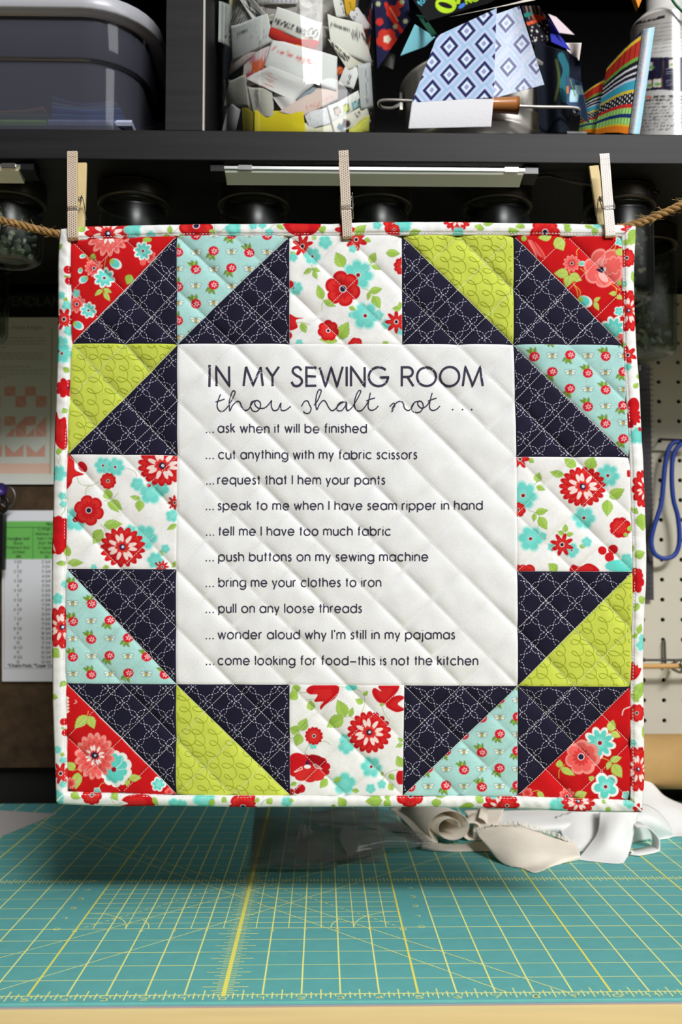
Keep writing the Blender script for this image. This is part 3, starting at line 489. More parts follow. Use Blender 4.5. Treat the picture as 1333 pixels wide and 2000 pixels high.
cv.T = (0, 0, 1); cv.setclip(edgepoly(IN_R, oct_(OUT_R, 4, 0)))
cv.win(990, 430, 4.937); leaf(1245, 100, 1180, 260, 120); leaf(1120, 250, 1170, 200, 60); rosy(1150, 378, 92, 11); leaf(1240, 610, 1200, 500, 70); leaf(1120, 660, 1140, 600, 40); dahlia(1165, 885, 150, 12, 1.4); leaf(1130, 1240, 1120, 1180, 36); ablob(1120, 620, 30)
cv.win(990, 660, 4.937); star(1160, 175, 95, 6, rot=.3); ablob(1160, 290, 36); leaf(1210, 490, 1270, 440, 50); leaf(1265, 400, 1255, 350, 40); cv.ell(1215, 660, 60, 75, RED); cv.flower(1215, 770, 85, 9, RED, .3, 1, 0); cv.ell(1185, 830, 30, 75, REDD); ablob(1250, 950, 85); cv.disk(1280, 885, 22, RED)
cv.win(990, 880, 4.937); dahlia(1330, 370, 135, 13, 1.5); leaf(1210, 600, 1245, 560, 90); leaf(1290, 610, 1310, 780, 130); leaf(1225, 1020, 1325, 980, 90); leaf(1200, 980, 1215, 910, 36); rosy(1240, 1200, 70, 6)
cv.win(990, 1100, 4.937); cv.flower(1235, 185, 85, 6, RED, .3, .6, 0, 1.3); leaf(1265, 370, 1335, 330, 80); leaf(1260, 385, 1225, 470, 60); leaf(1255, 680, 1285, 580, 60); leaf(1250, 685, 1200, 720, 45); stem((1210, 650), (1260, 690)); ablob(1290, 790, 55); ablob(1300, 720, 40); petalp((1190, 970), (1220, 955), (1235, 985), (1255, 975), (1262, 1005), (1295, 1015), (1250, 1100), (1190, 1122)); leaf(1240, 1260, 1320, 1140, 110)
cv.win(990, 1320, 4.76); leaf(1190, 210, 1255, 60, 100); leaf(1215, 240, 1150, 160, 60); rosy(1200, 340, 84, 9); leaf(1290, 590, 1262, 460, 60); ablob(1165, 620, 35); dahlia(1215, 860, 155, 12, 1.4); leaf(1165, 1180, 1150, 1130, 30); star(1200, 1240, 70, 5)
cv.T = (0, 0, 1); cv.setclip(edgepoly(IN_L, oct_(OUT_L, -4, 0)))
cv.win(100, 430, 5.127); leaf(65, 290, 130, 255, 56); leaf(90, 90, 160, 150, 12); cv.disk(180, 510, 42, RED); cv.disk(190, 620, 40, RED); leaf(140, 580, 200, 570, 20); ablob(115, 765, 42); leaf(150, 830, 165, 785, 50); ablob(170, 870, 50); star(142, 1005, 115, 8, rot=.4); ablob(190, 1120, 50); ablob(110, 1250, 85)
cv.win(100, 660, 5.127); ablob(60, 60, 60); aqua(120, 165, 105, 6); cv.disk(82, 140, 14, DR); leaf(190, 350, 130, 310, 60); cv.flower(150, 510, 100, 7, RED, .3, .6, 0, 1); cv.disk(182, 508, 12, NV); leaf(160, 760, 130, 710, 60); petalp((62, 740), (95, 820), (150, 800), (165, 860), (165, 1105), (90, 1105), (30, 1000), (35, 850)); leaf(100, 1110, 80, 1180, 60); stem((60, 1160), (110, 1200), (90, 1260), (140, 1300))
cv.win(100, 880, 5.127); leaf(60, 20, 130, 0, 60); aqua(85, 235, 85, 6, dot=False); cv.disk(32, 237, 12, DR); ablob(125, 460, 40); ablob(135, 540, 36); leaf(190, 500, 160, 470, 40); stem((100, 545), (150, 580), (120, 650)); cv.flower(75, 850, 170, 13, RED, .1, .5, 0, 1.15); cv.stroke([(20, 960), (55, 1010), (30, 940)], 8, CREAM); cv.stroke([(25, 740), (20, 880)], 8, CREAM); leaf(150, 1130, 62, 1132, 50); leaf(165, 1060, 175, 960, 60)
cv.win(100, 1100, 5.127); leaf(160, 0, 70, 12, 50); ablob(75, 355, 60); ablob(150, 210, 40); dahlia(125, 640, 205, 14, 1.05, sharp=.9); leaf(10, 860, 100, 940, 110); leaf(160, 1190, 105, 1230, 46)
cv.win(100, 1320, 5.127); leaf(150, 50, 100, 110, 50); leaf(10, 200, 85, 212, 60); cv.disk(140, 455, 38, RED); cv.disk(155, 565, 36, RED); leaf(115, 510, 160, 530, 22); ablob(75, 735, 42); leaf(115, 800, 130, 760, 46); ablob(130, 840, 36); star(108, 970, 112, 8, rot=.3); ablob(130, 1080, 36); ablob(70, 1200, 70)
cv.T = (0, 0, 1); cv.setclip(edgepoly(IN_B, oct_(OUT_B, 0, 4)))
cv.win(100, 1320, 5.127); ablob(80, 1220, 70); leaf(210, 1170, 310, 1220, 70); rosy(418, 1185, 105, 9); leaf(620, 1160, 680, 1240, 70); stem((600, 1200), (650, 1280), (720, 1265)); petalp((720, 1235), (800, 1185), (1000, 1195), (1028, 1310), (700, 1310), (780, 1270)); leaf(1035, 1205, 1080, 1300, 56); ablob(1230, 1260, 45); ablob(1290, 1280, 40)
cv.win(330, 1320, 4.937); ablob(60, 1230, 60); ablob(130, 1240, 60); ablob(350, 1190, 110); leaf(440, 1180, 400, 1260, 60); leaf(560, 1170, 520, 1210, 60); rosy(790, 1160, 50, 6); poppy(720, 1260, 140, 7); leaf(880, 1180, 830, 1205, 44); leaf(960, 1175, 1000, 1230, 70); stem((890, 1240), (930, 1190), (990, 1170)); ablob(1140, 1210, 55); leaf(1170, 1180, 1210, 1200, 40)
cv.win(550, 1320, 5.127); leaf(640, 1300, 570, 1210, 92); leaf(540, 1290, 500, 1310, 40); leaf(1010, 1240, 840, 1250, 120); leaf(1030, 1240, 1100, 1290, 80); poppy(1260, 1200, 110, 5); leaf(1050, 1180, 1080, 1230, 60)
cv.win(770, 1320, 5.127); poppy(165, 1190, 130, 5); leaf(420, 1220, 430, 1315, 96); leaf(420, 1200, 520, 1195, 40); dahlia(1070, 1320, 190, 16, 1); leaf(800, 1290, 650, 1310, 80); leaf(830, 1260, 880, 1190, 90); ablob(1000, 1190, 40)
cv.win(990, 1320, 4.76); ablob(470, 1210, 90); rosy(1, 1200, 90, 8); dahlia(660, 1160, 160, 13, .8); leaf(880, 1155, 920, 1170, 40); leaf(915, 1220, 965, 1250, 50); ablob(1130, 1170, 60); star(1220, 1250, 70, 5)
cv.setclip(None)
# ---- build the patches
def patch(c, r, n, kind, k=None, name=None, m=None, label=None, paint=False):
    i, j = np.meshgrid(np.arange(n+1), np.arange(n+1), indexing='ij')
    if k is not None:              # fold the index frame so that the kept half is i+j<=n measured from corner k
        keep = (i+j) <= n; I = i[keep]; J = j[keep]; idx = -np.ones((n+1, n+1), int); idx[keep] = np.arange(len(I))
        a, b = I/n, J/n
        u, v = {'UL': (a, b), 'UR': (1-a, b), 'LR': (1-a, 1-b), 'LL': (a, 1-b)}[k]
        ii, jj = i[:-1, :-1], j[:-1, :-1]; q = (ii+jj) <= n-2; t = (ii+jj) == n-1
        Q = np.stack([idx[ii[q], jj[q]], idx[ii[q]+1, jj[q]], idx[ii[q]+1, jj[q]+1], idx[ii[q], jj[q]+1]], 1); T = np.stack([idx[ii[t], jj[t]], idx[ii[t]+1, jj[t]], idx[ii[t], jj[t]+1]], 1)
    else: u, v = i.ravel()/n, j.ravel()/n; Q = gridF(n+1, n+1); T = None
    e = 1e-6; uu = c+np.clip(u, e, 1-e); vv = r+np.clip(v, e, 1-e)
    if k in (None, 'UL', 'LR'): Q = Q[:, ::-1]; T = T[:, ::-1] if T is not None else None
    px = Fmap(uu, vv); h = hfield(uu, vv)
    if k is not None:              # the bias seam sits a little low
        h = h-.45*np.exp(-np.abs(1-np.where(True, I/n+J/n, 0))*61/1.0)
    o = mk(name, surf(px, h), Q, m, quilt, True, cv.sample(px) if paint else None, T)
    if label: o['label'] = label
    return o
NVL = 'navy triangle patch with white dashed petal print'
NAVYT = [(0, 0, 'LR', 276.5, 537.3), (1, 0, 'LR', 489.6, 557.8), (3, 0, 'LL', 834, 549.6), (4, 0, 'LL', 1057.4, 563.3), (0, 1, 'LR', 253, 847), (4, 1, 'LL', 1078.1, 801.8),
         (0, 3, 'UR', 253, 1174.7), (4, 3, 'UL', 1121.7, 1178), (0, 4, 'UR', 240.8, 1428), (1, 4, 'UR', 459, 1425.3), (3, 4, 'UL', 890.5, 1415.6), (4, 4, 'UL', 1071.3, 1446)]
def intri(p, P):
    P = np.array(P); c0 = None
    s = []
    for i in range(3):
        a, b = P[i], P[(i+1) % 3]; s.append((b[0]-a[0])*(p[:, 1]-a[1])-(b[1]-a[1])*(p[:, 0]-a[0]))
    s = np.array(s); return (s.min(0) > 0) | (s.max(0) < 0)
def shrink(P, d=1.2): P = np.array(P, float); c = P.mean(0); return P+(c-P)*(d*2/np.linalg.norm(P-c, axis=1))[:, None]
def print_on(patch_o, name, lines, wd, m, clipP, off=.25, step=3.0, bbox=None):
    segs = []
    for L in lines:
        L = np.asarray(L, float); 
        if clipP is None: segs.append(L); continue
        ok = intri(L, clipP) if len(clipP) == 3 else (L[:, 0] > bbox[0]) & (L[:, 0] < bbox[2]) & (L[:, 1] > bbox[1]) & (L[:, 1] < bbox[3])
        s = None
        for i in range(len(L)):
            if ok[i]: s = [L[i]] if s is None else s+[L[i]]
            elif s is not None:
                if len(s) > 1: segs.append(np.array(s))
                s = None
        if s is not None and len(s) > 1: segs.append(np.array(s))
    V, Q = ribbon_px(segs, wd, step); u, v = Finv(V)
    o = mk(name, surf(V, hfield(u, v)+off), Q[:, ::-1], m, patch_o); o['kind'] = 'stuff'; return o
def dashes_px(P, on, off_, ph=0):  # cut a polyline into dashes
    P = np.asarray(P, float); d = np.hypot(*np.diff(P, axis=0).T); s = np.concatenate([[0], np.cumsum(d)]); out = []; t = ph
    while t < s[-1]:
        q = np.linspace(t, min(t+on, s[-1]), 3); out.append(np.stack([np.interp(q, s, P[:, 0]), np.interp(q, s, P[:, 1])], 1)); t += on+off_
    return out
for c, r, k, nx, ny in NAVYT:
    o = patch(c, r, 84, 'n', k, 'triangle_patch', NAVY, NVL); T3 = shrink(tri(c, r, k), 1.5); mn, mx = T3.min(0), T3.max(0); L = []; e = 28.1
    for i in range(-14, 15):
        for j in range(-14, 15):
            a = np.array([nx+e*(i+j), ny+e*(i-j)])
            if not (mn[0]-40 < a[0] < mx[0]+40 and mn[1]-40 < a[1] < mx[1]+40): continue
            for dv in ((1, 1), (1, -1)):
                dv = np.array(dv)*e; nrm = np.array([-dv[1], dv[0]])/np.hypot(*dv)
                for s_ in (-1, 1):
                    t = np.linspace(.03, .97, 12); w_ = np.sin(2*np.pi*t)*4.7*s_; q = a+dv*t[:, None]+nrm*w_[:, None]; L += dashes_px(q, 3.9, 2.1)
    print_on(o, 'dashed_print', L, 1.0, DASH, T3, .28)
for c, r, k, seed in [(3, 0, 'UR', 1), (0, 1, 'UL', 2), (4, 3, 'LR', 3), (1, 4, 'LL', 4)]:
    o = patch(c, r, 110, 'l', k, 'triangle_patch', LIME, 'lime green triangle patch with olive loop print'); T3 = shrink(tri(c, r, k), 1.5); mn, mx = T3.min(0), T3.max(0); L = []; R = random.Random(seed)
    x = mn[0]-8
    while x < mx[0]+20:
        t = np.arange(0, 2*math.pi*14, .22); ph = R.uniform(0, 6); am = 11.6+1.8*np.sin(t*.31+ph); 
        X = x+4*np.sin(t*.12+ph)+am*np.cos(t)+7*np.sin(t*.5+ph)*.5; Y = mn[1]-30+t*22/(2*math.pi)+9.8*np.sin(t+.35)
        L.append(np.stack([X, Y], 1)); x += R.uniform(27, 31)
    print_on(o, 'loop_print', L, 1.05, LOOP, T3, .2)
for c, r, k, lb in [(0, 0, 'UL', 'red floral triangle patch with coral and aqua blossoms'), (4, 0, 'UR', 'red floral triangle patch with large coral blossom'), (0, 4, 'LL', 'red floral triangle patch with coral dahlia'), (4, 4, 'LR', 'red floral triangle patch with aqua blossoms')]:
    patch(c, r, 205, 'r', k, 'triangle_patch', FAB, lb, True)
for c, r, k in [(1, 0, 'UL'), (4, 1, 'UR'), (0, 3, 'LL'), (3, 4, 'LR')]: patch(c, r, 205, 'a', k, 'triangle_patch', FAB, 'pale aqua triangle patch with berries and bees', True)
for c, r in [(2, 0), (0, 2), (4, 2), (2, 4)]: patch(c, r, 212, 'w', None, 'square_patch', FAB, 'white square patch with red, aqua and green floral print', True)
n = 300; i, j = np.meshgrid(np.linspace(1+1e-6, 4-1e-6, n+1), np.linspace(1+1e-6, 4-1e-6, n+1), indexing='ij'); px = Fmap(i.ravel(), j.ravel())
panel = mk('center_panel', surf(px, hfield(i.ravel(), j.ravel())), gridF(n+1, n+1)[:, ::-1], WHITE, quilt); panel['label'] = 'white centre panel printed with the rules'
# ---- lettering
def lettering(name, lines, wd, lb=None):
    V, Q = ribbon_px(lines, wd, 2.2); u, v = Finv(V); o = mk(name, surf(V, hfield(u, v)+.22), Q[:, ::-1], INK, panel); 
    if lb: o['label'] = lb
RULES = [('ask when it will be finished', 426.7, 716.5, 846), ('cut anything with my fabric scissors', 427.8, 814.5, 897), ('request that I hem your pants', 426, 752, 946.4), ('speak to me when I have seam ripper in hand', 426.7, 942, 996.4),
         ('tell me I have too much fabric', 427.8, 763.5, 1046.4), ('push buttons on my sewing machine', 427.8, 836, 1096.4), ('bring me your clothes to iron', 427.8, 744.6, 1146.4), ('pull on any loose threads', 427.8, 706.8, 1197),
         ("wonder aloud why I'm still in my pajamas", 427.3, 888, 1248), ('come looking for food-this is not the kitchen', 426.7, 933, 1298.5)]
for t, a, b, y in RULES:
    L = text_strokes(t, a, y-.6, 12.2, b); 
    for k in range(3): L.append(np.array([(404.3+k*6.6, y+.2), (404.3+k*6.6, y-2.3)]))
    lettering('lettering', L, 2.55)
TS = 26.6; L = []
for wd_, a, b in [('N', 423, 450), ('MY', 477, 546), ('SEWING', 569.5, 759), ('ROOM', 784.5, 943)]: L += text_strokes(wd_, a, 755, TS, b, .22)
L.append(np.array([(410.5, 714), (410.5, 757)]))
lettering('lettering', L, 4.5)
def sc(ox, oy, k, *ps): return [crv(np.array(p, float)/k+np.array([ox, oy]), 6) for p in ps]
L = sc(400, 700, 4.76, [(152, 338), (130, 400), (122, 450), (140, 490), (180, 490), (225, 440), (270, 360), (288, 320), (270, 306), (248, 340), (232, 400), (232, 440), (238, 490), (262, 440), (300, 402), (330, 410), (345, 450), (370, 482), (410, 475), (440, 430), (460, 405)],
       [(108, 412), (150, 398), (190, 382)], [(480, 398), (440, 410), (430, 450), (450, 490), (490, 495), (520, 460), (522, 420), (500, 398), (478, 400), (470, 430), (500, 465), (560, 465), (600, 430), (625, 398), (622, 440), (640, 485), (680, 480), (700, 440), (712, 420), (708, 460), (722, 487), (760, 482), (803, 448)],
       [(902, 450), (930, 405), (960, 400), (975, 430), (992, 470), (975, 510), (940, 512), (918, 495)],
       [(1020, 438), (1050, 400), (1080, 330), (1085, 300), (1062, 300), (1042, 350), (1035, 420), (1045, 480), (1070, 430), (1105, 395), (1130, 410), (1150, 450), (1180, 485), (1215, 470), (1250, 430), (1290, 405), (1325, 405)], [(1325, 405), (1270, 405), (1235, 440), (1235, 480), (1275, 485), (1310, 440), (1322, 415), (1322, 470), (1340, 490)])
L += sc(670, 700, 4.597, [(28, 400), (30, 450), (48, 470), (90, 430), (140, 350), (162, 300), (145, 290), (118, 340), (105, 410), (120, 462), (165, 470), (205, 430), (235, 380)], [(248, 312), (235, 380), (228, 440), (250, 468), (290, 460), (320, 430)], [(212, 385), (250, 370), (290, 358)],
        [(422, 435), (455, 405), (468, 420), (460, 440), (442, 480), (450, 440), (490, 395), (525, 388), (545, 410), (555, 450), (590, 470), (620, 440), (640, 405)], [(690, 388), (650, 395), (620, 430), (625, 470), (660, 487), (700, 478), (722, 435), (710, 395), (680, 388), (675, 420), (710, 450), (750, 430), (785, 385)],
        [(802, 315), (785, 380), (778, 440), (800, 470), (840, 462), (872, 432)], [(765, 388), (805, 372), (842, 360)])
lettering('lettering', L, 2.3, 'script lettering of the second line')
L = [arc(670+x/4.597, 700+462/4.597, .8, .8, 0, 360) for x in (986, 1074, 1157)]; lettering('lettering', L, 1.7)
# ---- quilting stitches, single thread lines every half block both ways
L = []
for fam in (0, 1):
    for k in range(-10, 21):
        t = np.linspace(-.2, 5.2, 325)
        if fam == 0: u, v = t, t-k/2
        else: u, v = t, k/2-t
        ok = (u > .01) & (u < 4.99) & (v > .01) & (v < 4.99)
        if ok.sum() < 4: continue
        L += dashes_px(Fmap(u[ok], v[ok]), 3.6, 1.5, .5)
V, Q = ribbon_px(L, .72, 4); u, v = Finv(V); u = np.clip(u, 0, 4.999); v = np.clip(v, 0, 4.999)
o = mk('quilting_thread', surf(V, hfield(u, v)+.4), Q[:, ::-1], THREAD, quilt); o['kind'] = 'stuff'
# ---- binding: four rolled strips with a topstitched inner edge
def strip(inner, outer, n, nm):
    A = np.asarray(inner, float); B = np.asarray(outer, float)
    def par(P): d = np.hypot(*np.diff(P, axis=0).T); s = np.concatenate([[0], np.cumsum(d)]); s /= s[-1]; return s
    s = np.linspace(0, 1, n); I = np.stack([np.interp(s, par(A), A[:, q]) for q in (0, 1)], 1); Bs = crv(B, 6); Oo = np.stack([np.interp(s, par(Bs), Bs[:, q]) for q in (0, 1)], 1)
    m = 26; ts = np.concatenate([[0], np.linspace(0, 1, m)]); V = []; px_all = []; k_ = np.arange(n)*1.0
    wob = .25*np.sin(k_*.11)+.2*np.sin(k_*.043+1)+.12*np.sin(k_*.29)
    for q, t in enumerate(ts):
        p = I*(1-t)+Oo*t; e = np.clip(t*1.03, 0, 1); h = .6+np.zeros(n) if q == 0 else 1.6+2.0*np.sin(np.pi*min(e, 1)**.8)*(1+.3*wob)+.5*wob-2.6*max(0, t-.8)**2*25
        if 0.06 < t < .24: h = h-.45*math.sin((t-.06)/.18*math.pi)
        V.append(surf(p, h+1.0*np.sin(s*4)*.3)); px_all.append(p)
    for hb, sh in ((-1.4, .0), (-3.0, -.02), (-4.2, -.12), (-4.6, -.5)):
        p = Oo*(1+sh)-I*sh; V.append(surf(p, np.full(n, hb)+.3*np.sin(s*4))); px_all.append(p)
    V = np.array(V).reshape(-1, 3); P = np.array(px_all).reshape(-1, 2); F = gridF(len(px_all), n)
    o = mk(nm, V, F, FAB, quilt, True, cv.sample(P)); d = []
    for k in range(0, n-5, 6):
        a = np.linspace(k, k+3.4, 3); t = .15; pi = np.stack([np.interp(a, np.arange(n), (I*(1-t)+Oo*t)[:, q]) for q in (0, 1)], 1); d.append(pi)
    Vv, Qq = ribbon_px(d, 1.0, 4); oo = mk('topstitching', surf(Vv, np.full(len(Vv), 2.75)), Qq[:, ::-1], THREAD, o); oo['kind'] = 'stuff'
    return o
for a, b, nn in ((IN_T, OUT_T, 1050), (IN_B, OUT_B, 1050), (IN_L, OUT_L, 1050), (IN_R, OUT_R, 1050)): strip(a, b, nn, 'binding')
n = 40; s = np.linspace(0, 1, n); V = []
def lerpP(P, s): P = np.asarray(P, float); d = np.hypot(*np.diff(P, axis=0).T); q = np.concatenate([[0], np.cumsum(d)]); q /= q[-1]; return np.stack([np.interp(s, q, P[:, 0]), np.interp(s, q, P[:, 1])], 1)
T_, B_, L_, R_ = lerpP(OUT_T, s), lerpP(OUT_B, s), lerpP(OUT_L, s), lerpP(OUT_R, s)
g = np.array([[(1-b)*T_[i]+b*B_[i]+(1-a)*L_[j]+a*R_[j]-((1-a)*(1-b)*T_[0]+a*(1-b)*T_[-1]+(1-a)*b*B_[0]+a*b*B_[-1]) for j, b in enumerate(s)] for i, a in enumerate(s)]).reshape(-1, 2)
g = g+(np.array([680, 1010])-g)*.004
mk('backing', surf(g, np.full(len(g), -4.2)), gridF(n, n), WHITE, quilt)
# ================================================================== setting: floor, back wall, table, mat
WALLD = mat('dark_wall_paint', (26, 24, 23), rough=.9, noise=(8, .9, 1.1))
FLOORM = mat('floor_boards', (120, 96, 72), rough=.6, noise=(3, .8, 1.1), stretch=(1, 8, 1))
TAN = mat('maple_laminate', (248, 218, 152), rough=.45, noise=(14, .95, 1.04), stretch=(.6, 6, 1))
MATG = mat('green_mat_vinyl', (104, 180, 177), rough=.62, spec=.25, noise=(90, .96, 1.04), bump=(700, .08, .0004))
MATE = mat('mat_edge_vinyl', (160, 156, 168), rough=.6)
YEL = mat('yellow_grid_ink', (250, 250, 158), rough=.7, spec=.2)
YELB = mat('bright_yellow_grid_ink', (248, 240, 116), rough=.7, spec=.2)
BLACK = mat('black_brown_laminate', (22, 20, 21), rough=.5, spec=.3, noise=(90, .55, 1.7, 6), bump=(120, .15, .0006), stretch=(.06, 1, 1.6))
o = MB().box((-70, -60, -36.4), (70, 50, -36.22)).build('floor', FLOORM); o['kind'] = 'structure'
o = MB().box((-70, 49.3, -36.2), (70, 50, 70)).build('wall_back', WALLD); o['kind'] = 'structure'
tb = empty('work_table', M_([0, 34, -36.2]), 'long work table with pale maple top under the green cutting mat', 'table')
bevel(MB().box((-33, 17, -1.7), (33, 49.2, -.13)).build('table_top', TAN, tb), .002)
LEGM = mat('white_table_leg', (220, 218, 212), rough=.5)
for x in (-31, 29):
    for y in (19, 45): MB().box((x, y, -36.2), (x+2, y+2, -1.7)).build('leg', LEGM, tb)
# ---- cutting mat
cm = empty('cutting_mat', M_([0, 36, -.13]), 'teal green self-healing cutting mat with yellow inch grid lying on the table', 'mat')
X0, Y0 = -7.526, 25.83
bevel(MB().box((-17.9, Y0-.44, -.10), (18.7, 48.9, 0)).build('mat_sheet', MATG, cm), .0006)
MB().box((-17.92, Y0-.47, -.125), (18.72, 48.9, -.085)).build('mat_edge', MATE, cm)
def gprint(name, lines, wd, m, z=.004):
    V, Q = ribbon_px(lines, wd, 40); P = np.concatenate([V, np.full((len(V), 1), z)], 1); o = mk(name, M_(P), Q, m, cm, False); o['kind'] = 'stuff'; return o
thin = []; mid = []; thv = []; mdv = []; thick = []; tick = []
XA, XB, YA, YB = X0-10, X0+25.5, Y0, 48.8
for k in range(-10, 26):
    (thick if k % 5 == 0 else mdv).append([(X0+k, YA), (X0+k, YB)])
for k in range(0, 21):
    g = YA+k
    if k in (0, 5, 10, 15, 20): mid.append([(XA, g), (XB, g)])
    elif 5 < k < 10: thin += [[(XA, g), (X0-.9, g)], [(X0, g), (X0+10, g)], [(X0+11, g), (XB, g)]]
    else: thin.append([(XA, g), (XB, g)])
for k in range(10): (thin.append([(X0, YA+5.5+k), (X0+10, YA+5.5+k)]) if k < 5 else 0); thv.append([(X0+.5+k, YA+5), (X0+.5+k, YA+15)])
for k in range(-80, 204):
    if k % 8 == 0: continue
    l = (.32 if k % 4 == 0 else .26 if k % 2 == 0 else .16)
    tick.append([(X0+k/8, YA-l), (X0+k/8, YA+(l*.9 if k % 4 == 0 else .12 if k % 2 == 0 else 0))])
    if k < -4 or k > 3: tick.append([(X0+k/8, YA+10-l*.9), (X0+k/8, YA+10+l*.9)])
for k in range(1, 160):
    l = .36 if k % 2 == 0 else .22
    if k % 8 == 4: l = .6
    if k % 8: tick.append([(X0+5-l, YA+k/8), (X0+5+l, YA+k/8)])
def gp(*p): return [tuple(q[:2]) for q in ground(np.array(p, float))]
def ext(a, b, lo=YA, hi=46.0):      # run a surveyed slanted line on over the mat
    (x1, y1), (x2, y2) = a, b; f = lambda y: (x1+(x2-x1)*(y-y1)/(y2-y1), y)
    return [f(lo), f(hi)]
diag = []
for a, b in (((0, 1933.6), (568, 1763)), ((134, 1835), (488, 1740)), ((405, 1729), (911, 1910)), ((488, 1738), (941, 1884))):
    q = gp(a, b); L = ext(*q); L = [(min(max(x, XA), XB), y) for x, y in L]; diag.append(L)
dsh = []
for s_ in (1, -1):
    xb = X0 if s_ == 1 else X0+10
    dsh += dashes_px(np.array([(xb+s_*.2, YA+5.15), (xb+s_*6.2, YA+5.15+6.0*1.04)]), .16, .09)
    dsh.append(np.array(arc(xb, YA+5, s_*1.5, 1.5, 0, 90))); dsh.append(np.array(arc(xb+s_*1.0, YA+5, s_*1.2, 1.2, 0, 45)))
gprint('grid_lines', mid, .044, YEL, .003); gprint('grid_lines', mdv, .044, YEL, .004); gprint('fine_grid_lines', thin, .03, YEL, .0035); gprint('fine_grid_lines', thv, .03, YEL, .0045); gprint('angle_lines', diag+dsh, .032, YEL, .006); gprint('heavy_grid_lines', thick, .06, YELB, .0052); gprint('centre_line', [[(X0+5, YA-.1), (X0+5, YB)]], .115, YELB, .0066); gprint('ruler_ticks', tick, .032, YEL, .0058)
num = []
for k in range(-9, 25):
    s = str(abs(k-5)); num += text_strokes(s, X0+k-.09*len(s), YA-.19, -.11, X0+k+.09*len(s)) if False else [np.stack([q[:, 0], -q[:, 1]], 1) for q in text_strokes(s, X0+k-.1*len(s), -(YA-.33), .12, X0+k+.1*len(s), .2)]
for k in range(0, 11): s = str(k); num += [np.stack([q[:, 0], -q[:, 1]], 1) for q in text_strokes(s, X0+k-.06*len(s), -(YA+4.74), .1, X0+k+.06*len(s), .2)]
for k in range(0, 6):
    for xx in (X0-.6, X0+10.6): s = str(k); num += [np.stack([q[:, 0], -q[:, 1]], 1) for q in text_strokes(s, xx-.1, -(YA+4.92+k), .13, xx+.1, .2)]
gprint('numerals', num, .03, YEL, .0072)
# ================================================================== pegboard and what hangs on it
PEG = mat('cream_hardboard', (205, 198, 180), rough=.6, noise=(30, .97, 1.02))
pb = []; Q = []; n = 0; r_ = .115; a8 = np.arange(8)*math.pi/4
for ix in range(-5, 10):
    for iz in range(24):
        cx, cz = 17.016+ix, 21.93+3-iz; sq = [(.5, 0), (.5, .5), (0, .5), (-.5, .5), (-.5, 0), (-.5, -.5), (0, -.5), (.5, -.5)]
        V = [(cx+x, 48.95, cz+z) for x, z in sq]+[(cx+r_*math.cos(t), 48.95, cz+r_*math.sin(t)) for t in a8]+[(cx+r_*math.cos(t), 49.15, cz+r_*math.sin(t)) for t in a8]
        pb += V
        for j in range(8): k = (j+1) % 8; Q += [(n+j, n+k, n+8+k, n+8+j), (n+8+j, n+8+k, n+16+k, n+16+j)]
        n += 24
peg = mk('pegboard', M_(pb), Q, PEG, None, False); tag(peg, 'cream pegboard with rows of round holes on the wall, right of the quilt', 'pegboard')
# ruler hanging on the pegboard
RULM = clear_mat('clear_acrylic', (150, 146, 152), .3, .1, (130, 126, 132)); RINK = mat('ruler_ink', (60, 58, 62), rough=.7)
def rect_px(mb, x0, y0, x1, y1, Y, t): a = P1(x0, y0, Y); b = P1(x1, y1, Y); return mb.box((min(a[0], b[0]), Y, min(a[2], b[2])), (max(a[0], b[0]), Y+t, max(a[2], b[2])))
rl = empty('acrylic_ruler', M_(P1(1262, 1172, 48.6)), 'smoky clear acrylic quilting ruler hanging on the pegboard behind the quilt edge', 'ruler')
rect_px(MB(), 1225, 712, 1278, 1172, 48.62, .12).build('ruler_blade', RULM, rl)
mb = MB()
for k in range(44): y = 720+k*10.2; rect_px(mb, 1262 if k % 4 else 1248, y, 1277, y+1.6, 48.6, .01)
mb.build('ruler_markings', RINK, rl)['kind'] = 'stuff'
MB().tube([P1(1250, 722, 49), P1(1250, 722, 48.4), P1(1250, 712, 48.3)], .06).build('peg_hook', mat('zinc', (150, 148, 146), rough=.35, metal=1), rl)
# blue loop handled tool
BLUE = mat('blue_rubber', (34, 62, 150), rough=.45)
lp = empty('blue_loop', M_(P1(1305, 1092, 48.2)), 'blue rubber coated loop handle hanging on the pegboard', 'tool')
pts = [(1328, 862), (1312, 868), (1302, 895), (1297, 940), (1292, 985), (1278, 1030), (1273, 1060), (1280, 1082), (1300, 1091), (1320, 1082), (1328, 1055), (1325, 1010), (1316, 975), (1313, 930), (1316, 890), (1330, 868), (1350, 862)]
MB().tube(crv(np.array([P1(x, y, 48.1) for x, y in pts]), 5), .115, 10).build('loop_handle', BLUE, lp, True)
MB().tube([P1(1290, 858, 49), P1(1290, 858, 48.1), P1(1345, 860, 48.1)], .06).build('peg_hook', mat('dark_wire', (52, 48, 44), rough=.4, metal=1), lp)
